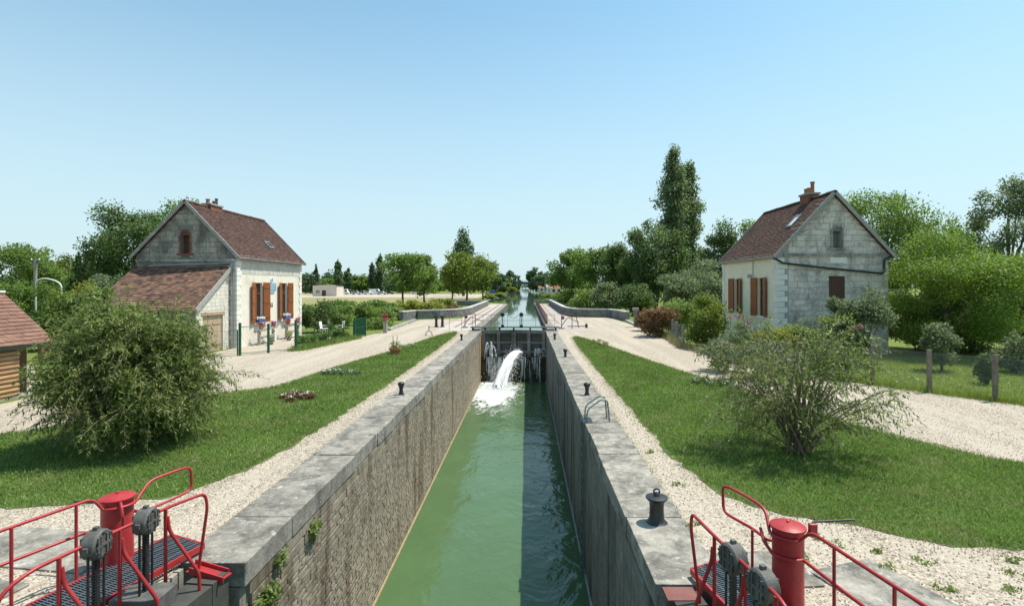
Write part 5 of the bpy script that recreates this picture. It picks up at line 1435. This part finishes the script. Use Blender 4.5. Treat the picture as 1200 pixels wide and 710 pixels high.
def flowers(label, pts, m, seed, r=.12, n=60, s=(.09,.07)):
    x0, y0, z0 = pts[0]; t = thing('flowers', label, 'flowers', (x0, y0, 0))
    leaves('blooms', t, [(p, (r, r, r*.6)) for p in pts], n, s, m, seed, shell=.2)
    mb = MB()
    for p in pts: mb.tube([(p[0],p[1],0),(p[0]+.02,p[1],p[2]*.6),p], .012, 4, caps=False)
    mb.build('stalks', 'green_paint', t, fix=False)
flowers('magenta rose blooms under the cottage windows', [(px_x(856,25.5),25.5,px_z(372,25.5)),(px_x(864,25.5),25.4,px_z(371,25.5)),(px_x(872,25.5),25.5,px_z(374,25.5)),(px_x(878,25.5),25.6,px_z(377,25.5))], 'petal_pink', 4, .16, 80, (.1,.08))
flowers('mauve blooms before the gable bush', [(px_x(1000,23.5),23.4,px_z(385,23.5)),(px_x(1006,23.5),23.4,px_z(382,23.5))], 'petal_pink', 5, .15, 60)
rb_ = np.random.default_rng(9)
def bed(label, cx, cy, rx, ry, m1, m2, n, seed):
    r = np.random.default_rng(seed); t = thing('flower_bed', label, 'flower bed', (cx, cy, 0))
    cl_ = [((cx+rx*math.sqrt(r.random())*math.cos(a), cy+ry*math.sqrt(r.random())*math.sin(a), .12), (.12,.12,.1)) for a in r.random(26)*6.283]
    leaves('plants', t, cl_, n, (.07,.045), m1, seed); leaves('blooms', t, [((c[0],c[1],c[2]+.06),(.1,.1,.06)) for c,_ in cl_[::2]], n//9, (.05,.045), m2, seed+1)
bed('small bed of red and cream flowers on the lawn strip', -7.35, 16.9, .55, .5, 'leaf_red', 'petal_white', 1500, 1)
bed('low clump of whitish plants on the lawn behind the red flower bed', -7.6, 21.6, .9, .3, 'leaf_grey', 'petal_white', 1200, 2)
bed('white daisies in the lawn near the wire ornament', -6.9, 31.0, .5, .8, 'leaf_garden', 'petal_white', 700, 3)
bed('low pinkish flowers along the gravel edge of the lawn', 4.55, 33.0, .4, 2.2, 'leaf_garden', 'petal_pink', 900, 4)
bed('dark weedy clump at the lawn edge behind the loose bush', 6.9, 19.6, .8, .7, 'leaf_dark', 'petal_white', 1300, 5)
# plants rooted in the lock wall
def wall_plant(label, y, z, n, s, seed):
    r = np.random.default_rng(seed); t = thing('wall_plant', label, 'plant', (WL, y, z))
    leaves('foliage', t, [((WL+.05+.05*r.random(), y+r.normal(0,s), z-abs(r.normal(0,s*1.3))), (.09,.12,.12)) for k in range(9)], n, (.075,.04), 'leaf_silver', seed, droop=.6)
    mb = MB(); mb.tube([(WL-.02,y,z),(WL+.06,y,z-.1),(WL+.05,y+.02,z-.35)], .01, 4); mb.build('stems', 'bark', t)
wall_plant('pale plant tuft hanging from the near end of the sunlit wall', 7.35, -.62, 420, .16, 1)
wall_plant('small pale tuft growing from a joint high in the sunlit wall', 8.95, -.42, 190, .08, 2)
wall_plant('dark little fern close under the coping of the sunlit wall', 7.75, -.33, 90, .05, 3)

# ------------------------------------------------------------------ lawns
def lawn_blades(poly, n, ymin, ymax, seed, label, m='grass_blade'):
    x, y = sample(poly, n, seed, ymin, ymax, 1.0)
    h = .035 + .0022*y; return blades('grass', x, y, h, .006+.0011*y, m, seed, .025, label=label)
lawn_blades(LAWN_L, 120000, 7.0, 43, 1, 'mown grass of the long lawn strip beside the sunlit wall')
lawn_blades(LAWN_R, 120000, 6.4, 40, 2, 'mown grass of the lawn beside the shaded wall')
SUNNY = [(12.9,19.6),(14.9,16.9),(22,11.5),(30,18),(27,27),(17,27),(11.5,30),(9.6,31.5),(11,25)]
lawn_blades(SUNNY, 60000, 11, 31, 3, 'sunny yellow-green grass behind the chain-link fence', 'grass_sun')
# ragged edges: weeds at the lawn borders, fence feet and coping joints
def weeds(label, line, n, w, hmin, hmax, seed, m='grass_blade', wd=.02):
    r = np.random.default_rng(seed); P_ = [Vector(p) for p in line]; seg = [(b_-a).length for a, b_ in zip(P_[:-1], P_[1:])]; tot = sum(seg)
    x, y = np.zeros(n), np.zeros(n)
    for i in range(n):
        s_ = r.random()*tot; k = 0
        while s_ > seg[k] and k < len(seg)-1: s_ -= seg[k]; k += 1
        p = P_[k].lerp(P_[k+1], s_/seg[k]); x[i] = p.x+r.normal(0,w); y[i] = p.y+r.normal(0,w)
    blades('weeds', x, y, r.uniform(hmin,hmax,n), np.full(n,wd), m, seed, .0, label=label, cat='weeds', lean=.35)
weeds('tall grass growing along the chain-link fence', [(12.1,21.3),(12.7,19.4),(13.7,18.0),(14.75,16.65),(16.4,15.0),(18.6,13.2)], 4200, .16, .1, .38, 5, 'grass_sun')
weeds('dry tall grass under the dark post fence', [(9.8,44),(9.9,38.5),(10.0,36.4),(9.5,33.6),(9.2,31),(10.4,25),(11.9,21.5)], 5200, .2, .15, .6, 6, 'grass_dry', .03)
weeds('green verge along the wire fence of the cottage', [(-13.0,29.6),(-12.6,31.8),(-12.35,33.6),(-12.1,35.6),(-11.85,36.8)], 4200, .22, .12, .45, 7, 'grass_blade', .03)
weeds('sparse weeds in the joint behind the shaded coping', [(2.44,6.5),(2.44,24)], 700, .03, .03, .09, 8, 'grass_blade', .012)
weeds('sparse weeds in the joint behind the sunlit coping', [(-4.58,7),(-4.58,24)], 500, .03, .02, .07, 9, 'grass_dry', .012)
weeds('ragged dry grass at the gravel edge of the long lawn strip', LAWN_L, 15000, .16, .03, .08, 10, 'grass_dry', .014)
weeds('ragged dry grass at the gravel edge of the lawn by the shaded wall', LAWN_R, 15000, .16, .03, .08, 11, 'grass_dry', .014)
for i, (x, y) in enumerate([(4.1,7.6),(3.7,7.0),(4.75,7.15),(4.6,6.75),(3.35,6.55),(6.1,6.6),(5.7,6.2),(6.6,6.4),(2.55,8.0),(5.2,6.9),(4.3,7.35),(5.0,6.3),(7.2,6.7),(3.5,7.5),(6.4,6.9),(2.75,9.6),(2.7,11.5)]):
    r = np.random.default_rng(50+i); t = thing('weed_tuft', 'small green weed tuft growing in the pale gravel beside the shaded lock wall', 'weed', (x, y, 0), 'weed tufts in the gravel')
    leaves('foliage', t, [((x+r.normal(0,.06),y+r.normal(0,.05),.03),(.06,.06,.03)) for k in range(4)], 60, (.05,.025), 'leaf_garden', 50+i)
# loose pebbles near the lock bridge
def pebbles(poly, holes, n, ymax, seed, label):
    x, y = sample(poly, n*3, seed, 5.0, ymax, 1.0); k = np.ones(len(x), bool)
    for h in holes: k &= ~inside(h, x, y)
    x, y = x[k][:n], y[k][:n]; r = np.random.default_rng(seed)
    o = droplets('loose_gravel', np.stack([x, y, np.full(len(x), .008)], 1), r.uniform(.006,.017,len(x)), 'pebble'); tag(o, label, 'gravel')
pebbles(GL, [LAWN_L], 26000, 20, 1, 'loose pale pebbles lying on the gravel by the sunlit wall')
pebbles(GR, [LAWN_R], 26000, 20, 2, 'loose pale pebbles lying on the gravel by the shaded wall')

# ------------------------------------------------------------------ trees
T = tree
T('broad mid-green tree rising behind the garden shed', 12, 56, 54, 280, 'leaf_mid', cb=.05, grp=None)
T('yellow-green round tree beside the utility pole', 60, 66, 29, 285, 'leaf_lime', cb=.1)
T('dark pointed conifer between the pole and the lean-to', 92, 46, 20, 297, 'leaf_dark', cb=.05, shape='cone', K=40, name='conifer_tree')
T('slim dark green tree close to the lean-to roof', 120, 52, 25, 292, 'leaf_dark', cb=.08)
T('tall dark walnut tree behind the grey gable', 157, 50, 45, 230, 'leaf_dark', cb=.2, K=46, nmax=22000)
T('green tree peeping over the ridge of the cottage with the plaque', 222, 56, 34, 229, 'leaf_mid', cb=.25)
T('grey-green tree at the end of the shed hedge', 128, 38, 26, 318, 'leaf_grey', cb=.05)
shrub('tall hedge shrub behind the shed roof', 55, 30, 26, 331, 'leaf_mid')
shrub('brownish hedge shrub under the white arch', 84, 33, 24, 328, 'leaf_yellow')
shrub('dark hedge shrub beside the lean-to eave', 108, 31, 22, 338, 'leaf_dark')
shrub('loose green shrub before the end of the lean-to', 118, 25.5, 24, 330, 'leaf_mid')
shrub('tall green hedge behind the shed porch', 20, 33, 30, 322, 'leaf_mid')
# right side
T('leafy tree in the right bank wood, first after the far wing wall', 668, 118, 25, 286, 'leaf_mid', cb=.05, grp='trees of the bank wood')
T('tall rounded tree in the bank wood next to the dark one', 700, 100, 32, 277, 'leaf_mid', cb=.05, grp='trees of the bank wood', nmax=20000)
T('shorter tree in the bank wood behind the curved dark parapet', 726, 88, 27, 286, 'leaf_dark', cb=.05, grp='trees of the bank wood')
T('deep green tree in the bank wood under the poplars', 748, 84, 25, 294, 'leaf_dark', cb=.03, grp='trees of the bank wood')
T('big silvery dark tree leaning against the twin poplars', 768, 80, 36, 252, 'leaf_dark', cb=.05, K=44, nmax=20000)
T('taller of the twin poplars', 789, 92, 19, 176, 'leaf_poplar', cb=.06, shape='column', K=70, name='poplar_tree', nmax=24000, dens=9)
T('shorter of the twin poplars', 807, 95, 17, 193, 'leaf_poplar', cb=.06, shape='column', K=70, name='poplar_tree', nmax=24000, dens=9)
T('grey-leaved willow before the poplars and the pale cottage', 812, 56, 46, 303, 'leaf_grey', cb=.0, name='willow_tree', K=34, nmax=18000)
T('dark tree between the poplars and the cottage roof', 845, 78, 32, 258, 'leaf_dark', cb=.1)
T('green tree behind the far end of the cottage roof', 885, 70, 32, 254, 'leaf_mid', cb=.15)
shrub('light shrubs on the river bank behind the dark parapet', 690, 74, 24, 334, 'leaf_garden')
shrub('silvery shrubs on the river bank by the wall bend', 712, 70, 20, 328, 'leaf_grey')
shrub('dark undergrowth beneath the silvery tree', 748, 66, 24, 330, 'leaf_dark')
shrub('undergrowth behind the far wing wall by the handrail', 668, 104, 18, 338, 'leaf_garden')
T('large chestnut tree behind the pale gable', 1040, 52, 60, 214, 'leaf_mid', cb=.15, K=50, nmax=24000)
T('small tree top showing beside the red chimney pots', 985, 60, 22, 217, 'leaf_dark', cb=.3)
T('bright yellow-green acacia overhanging the sunny lawn', 1118, 27.5, 78, 266, 'leaf_acacia', cb=.02, K=64, cs=.31, nmax=60000, dens=9, leafk=.85)
T('dark evergreen in the shade under the bright acacia', 1075, 30, 45, 335, 'leaf_dark', cb=.0)
T('dark hedge tree behind the pale lone shrub', 1140, 29, 50, 345, 'leaf_dark', cb=.0)
T('airy blue-green ash with visible limbs above the acacia', 1182, 47, 50, 203, 'leaf_grey', cb=.22, K=44, cs=.24, dens=4.2)
T('little tree between the chestnut and the airy ash', 1127, 52, 20, 248, 'leaf_dark', cb=.2, dens=4)
T('mid-green tree at the lawn end beyond the acacia', 1196, 29, 30, 300, 'leaf_garden', cb=.05)
# the far side
T('walnut tree with bare trunk in the dry meadow', 472, 110, 27, 291, 'leaf_mid', cb=.2, K=40)
T('paler tree touching the walnut tree of the meadow', 497, 118, 19, 297, 'leaf_garden', cb=.14)
T('broad lime tree on the canal bank, centre of its row', 547, 136, 31, 291, 'leaf_lime', cb=.12, K=46, nmax=20000)
T('lime tree at the canal end of its row', 566, 150, 21, 302, 'leaf_lime', cb=.12)
T('lime tree at the meadow end of its row', 530, 150, 14, 308, 'leaf_lime', cb=.12)
T('dark poplar standing behind the lime trees', 543, 200, 13, 264, 'leaf_far', cb=.1, K=40, name='poplar_tree', cs=.4)
for px, Y, hw, top, mt, shp, lab in [(370,230,8,310,'leaf_far','cone','dark conifer behind the pale flat building'),(396,255,5,307,'leaf_far','column','slim poplar behind the car park, above the pale building'),(408,265,5,316,'leaf_far','column','short poplar behind the car park'),
        (436,275,4,310,'leaf_far','column','thin poplar behind the car park, lower of a pair'),(445,270,6,301,'leaf_far','column','tall poplar behind the car park, higher of a pair')]:
    T(lab, px, Y, hw, top, mt, cb=.05, shape=shp, K=30, name='poplar_tree' if shp == 'column' else 'conifer_tree')
RT = ['directly behind the pale flat building', 'right of the pale building, under the slim poplar', 'behind the dark blue car', 'under the taller of the paired far poplars', 'behind the crown of the bare-trunked walnut', 'behind the paler meadow tree', 'between meadow trees and limes', 'beside the cottage wall corner']
RT[1] = 'between the pale building and the dark blue car'
for k, (px, Y, hw, top) in enumerate([(376,270,16,322),(398,280,14,327),(422,285,14,322),(447,285,14,321),(466,290,13,325),(486,300,16,325),(508,300,16,326),(352,240,18,318)]):
    T('low round tree ' + RT[k], px, Y, hw, top, 'leaf_far' if k % 2 else 'leaf_mid', cb=.05, K=22, grp='round trees behind the car park', nmax=5000)
for px, Y, hw, top, mt, lab in [(582,270,13,316,'leaf_far','dark round tree by the moored boat'),(599,350,10,316,'leaf_far','dark tree at the bridge end past the moored boat'),(628,350,11,313,'leaf_far','dark tree beside the far bridge on the house bank'),(643,310,15,315,'leaf_far','round dark tree above the far red-roofed house'),(657,270,12,318,'leaf_dark','dark tree joining the bank wood and the far house'),
        (606,560,5,322,'leaf_far','tiny far tree seen beyond the bridge, boat side'),(622,560,5,322,'leaf_far','tiny far tree seen beyond the bridge, house side'),(590,300,8,324,'leaf_lime','light bush tree behind the moored boat')]:
    T(lab, px, Y, hw, top, mt, cb=.04, K=24, nmax=6000)
for px, Y, hw, top, lab in [(575,165,7,345,'rough bank shrub near the far wing wall'),(586,190,6,343,'rough bank shrub on the water edge before the boat'),(600,330,5,336,'pale green waterside shrub by the bridge'),(633,200,6,345,'low bank shrub across from the boat'),(645,170,9,345,'grassy bank shrub below the red-roofed house'),(655,150,9,345,'bank shrub behind the far wing wall')]:
    shrub(lab, px, Y, hw, top, 'leaf_yellow' if px < 610 else 'leaf_garden', nmax=2500)
# far woods that read as one mass
def wood(name, x0, x1, Y, h, n, seed, lab):
    r = np.random.default_rng(seed); cl_ = []
    k = int((x1-x0)/9)
    for i in range(k):
        x = x0+(x1-x0)*(i+r.random())/k; hh = h*r.uniform(.6,1.1); cl_.append(((x, Y+r.normal(0,8), hh*.5), (9*r.uniform(.7,1.2), 7, hh*.5)))
    o = leaves(name, None, cl_, n, (2.6,1.7), 'leaf_far', seed, 'stuff', shell=.6); tag(o, lab, 'wood')
wood('distant_wood', -620, -60, 420, 15, 26000, 1, 'distant line of woods beyond the car park')
wood('distant_wood', 55, 700, 330, 16, 26000, 2, 'distant line of woods behind the pale cottage')
wood('distant_wood', -260, -14, 680, 13, 9000, 3, 'distant woods beyond the far bridge on the boat side')
wood('distant_wood', 12, 260, 680, 13, 9000, 4, 'distant woods beyond the far bridge on the house side')

wood('distant_wood', -60, 60, 1300, 14, 2500, 5, 'low far tree line closing the canal at the horizon')

# ------------------------------------------------------------------ far buildings, bridge, boat, cars, pole
fb = thing('flat_building', 'pale flat-roofed shed building at the edge of the car park', 'building', (px_x(380,200),200,0))
x0, x1 = px_x(366.5,200), px_x(394,200)
hole = [(x0+1.2,x0+2.6,1.2,2.3),(x0+3.4,x0+5.0,0,2.3)]
mb = MB(); holed_face(mb, lambda u,v,w: (u,200-w,v), x0, x1, -.1, lambda u: 4.3-.25*abs(u-x0-4)/4, hole, .3, breaks=(x0+4,)); mb.build('front_wall', 'pale_wall', fb)
MB().box(x0,x1,200.35,208,-.1,3.7).build('wall', 'pale_wall', fb)
MB().add([(x0-.2,199.8,4.1),(x0+4,199.8,4.4),(x1+.2,199.8,4.0),(x1+.2,208.2,3.9),(x0+4,208.2,4.3),(x0-.2,208.2,4.0)], [(0,1,4,5),(1,2,3,4)]).build('roof', 'concrete', fb)
MB().box(hole[1][0],hole[1][1],200.28,200.33,0,2.3).build('door', 'wood_dark', fb); MB().box(hole[0][0],hole[0][1],200.28,200.33,1.2,2.3).build('window', 'concrete', fb)

def far_house(px, Y, w, l, ze, zr, lab, wm, rm):
    X = px_x(px, Y); t = thing('far_house', lab, 'house', (X, Y, 0))
    fr_ = lambda u, v, q: (X+u, Y-q, v)
    mb = MB(); holed_face(mb, fr_, -w/2, w/2, -.1, lambda u: ze, [(-w*.3,-w*.1,1,2.3),(w*.1,w*.3,1,2.3)], .2); mb.box(X-w/2,X+w/2,Y+.25,Y+l,-.1,ze); mb.build('wall', wm, t)
    for a in (-.3,.1): MB().box(X+a*w,X+(a+.2)*w,Y+.15,Y+.2,1,2.3).build('window', 'glass', t)
    MB().prism([(X-w/2-.3,Y-.4,ze),(X-w/2-.3,Y+l+.4,ze),(X-w/2-.3,Y+l/2,zr)], (w+.6,0,0)).build('roof', rm, t)
    MB().box(X+w*.2,X+w*.28,Y+l*.45,Y+l*.55,zr-.5,zr+.8).build('chimney', 'brick', t)
far_house(652,262,6.5,7,3.0,5.6,'far small house with red roof on the bank','pale_wall','terracotta')
far_house(646,285,5,6,3.4,5.2,'far white house beside the red-roofed one','white_paint','slab')
far_house(637,330,6,6,3.0,4.6,'far low cream house near the bridge','plaster','terracotta')

br = thing('road_bridge', 'dark flat road bridge crossing the canal far away', 'bridge', (0,520,0))
MB().box(-24,20,516,524,6.0,8.4).build('deck', 'far_metal', br)
for x in (-24,13.2): MB().box(x,x+9,515,525,-1,6.0).build('abutment', 'concrete', br)
for z in (9.5,9.0): MB().box(-24,20,516.1,516.25,z-.06,z+.06).build('handrail', 'far_metal', br)
for k in range(23): MB().box(-24+2*k-.06,-24+2*k+.06,516.1,516.25,8.4,9.5).build('rail_post', 'far_metal', br)
lp = thing('lamp_post', 'tall thin mast on the bank by the far bridge', 'mast', (5.5,300,0)); MB().tube([(5.5+5,300,0),(5.5+5,300,11)], .12, 8).build('mast', 'zinc', lp); MB().box(10.2,10.8,299.9,300.1,9.6,9.75).build('crossarm', 'zinc', lp)

bo = thing('moored_boat', 'white cabin boat moored on the far canal bank', 'boat', (-25,395,-.4))
hull = [(-30.5,394,0),(-21,393.2,0),(-19.2,395,0),(-21,396.8,0),(-30.5,396,0)]
MB().prism([(x,y,-.6) for x,y,_ in hull], (0,0,1.5)).build('hull', 'car_blue', bo); MB().prism([(x*.99-.25,y,.9) for x,y,_ in hull], (0,0,.35)).build('gunwale', 'white_paint', bo)
MB().box(-29.5,-22.2,393.7,396.3,1.25,2.6).build('cabin', 'white_paint', bo); MB().box(-29.8,-21.9,393.5,396.5,2.602,2.75).build('cabin_roof', 'white_paint', bo)
for k in range(5): MB().box(-29.1+k*1.4,-28.1+k*1.4,393.64,393.7,1.7,2.3).build('window', 'glass', bo)

def car(px, Y, m, lab, van=False):
    X = px_x(px, Y); t = thing('parked_car', lab, 'car', (X, Y, .04), 'cars parked behind the meadow'); h = 1.5 if not van else 2.5
    prof = [(-2.1,.35),(2.1,.35),(2.15,.75),(1.6,.88),(.95,.95),(.45,h),(-1.5,h),(-2.05,.95)] if not van else [(-2.6,.4),(2.6,.4),(2.6,1.1),(2.1,1.3),(1.6,h),(-2.6,h)]
    MB().prism([(X+a,Y,z+.04) for a,z in prof], (0,1.7,0)).build('body', m, t)
    MB().prism([(X+a,Y-.01,z+.04) for a,z in ([(.8,1.0),(.42,h-.1),(-1.4,h-.1),(-1.75,1.0)] if not van else [(2.0,1.35),(1.6,h-.4),(.7,h-.4),(.7,1.35)])], (0,-.012,0)).build('side_window', 'glass', t)
    for a in (-1.3,1.35):
        for dy in (.1,1.6): MB().disc((X+a,Y+dy,.36), (0,1,0), .33, .24, 14, .03).build('wheel', 'tyre', t)
for i, (px, Y, m_, lab, van) in enumerate([(402,246,'car_white','white van alone near the pale building',True),(417,240,'car_silver','silver car next to the dark blue one in the car park',False),(424,252,'car_blue','dark blue car in the car park row',False),(431,243,'car_white','white car in the middle of the car park row',False),(439,250,'car_white','white camper van in the car park row',True),(447,244,'car_silver','silver car under the twin far poplars',False),(456,252,'car_dark','dark car near the walnut tree trunk',False),(487,250,'car_white','white car between walnut and lime trees',False),(497,244,'car_silver','silver car behind the paler meadow tree',False)]):
    car(px, Y, M[m_], lab, van)

po = thing('utility_pole', 'grey utility pole with crossarm behind the garden shed', 'utility pole', (px_x(41.5,34),34,0))
xp = px_x(41.5,34); MB().tube([(xp,34,-.2),(xp,34,px_z(304,34))], [.12,.09], 10).build('pole', 'concrete', po, smooth=True)
MB().box(xp-.3,xp+.3,33.95,34.05,px_z(306,34)-.05,px_z(306,34)+.05).build('crossarm', 'grey_iron', po)
for dx in (-.25,.25): MB().lathe((xp+dx,34,px_z(306,34)+.05), [(.03,0),(.045,.05),(.03,.1),(.01,.12)], 8).build('insulator', 'white_enamel', po)
pa = thing('garden_arch', 'white curved garden arch pipe behind the shed hedge', 'arch', (px_x(57,31),31,0))
xa = px_x(57,31)
pipe('hoop', [(xa-.75,31,0),(xa-.75,31,3.95),(xa-.3,31,4.1),(xa+.3,31,4.0),(xa+.75,31,3.75),(xa+.8,31,0)], .04, 'white_paint', pa, .4)
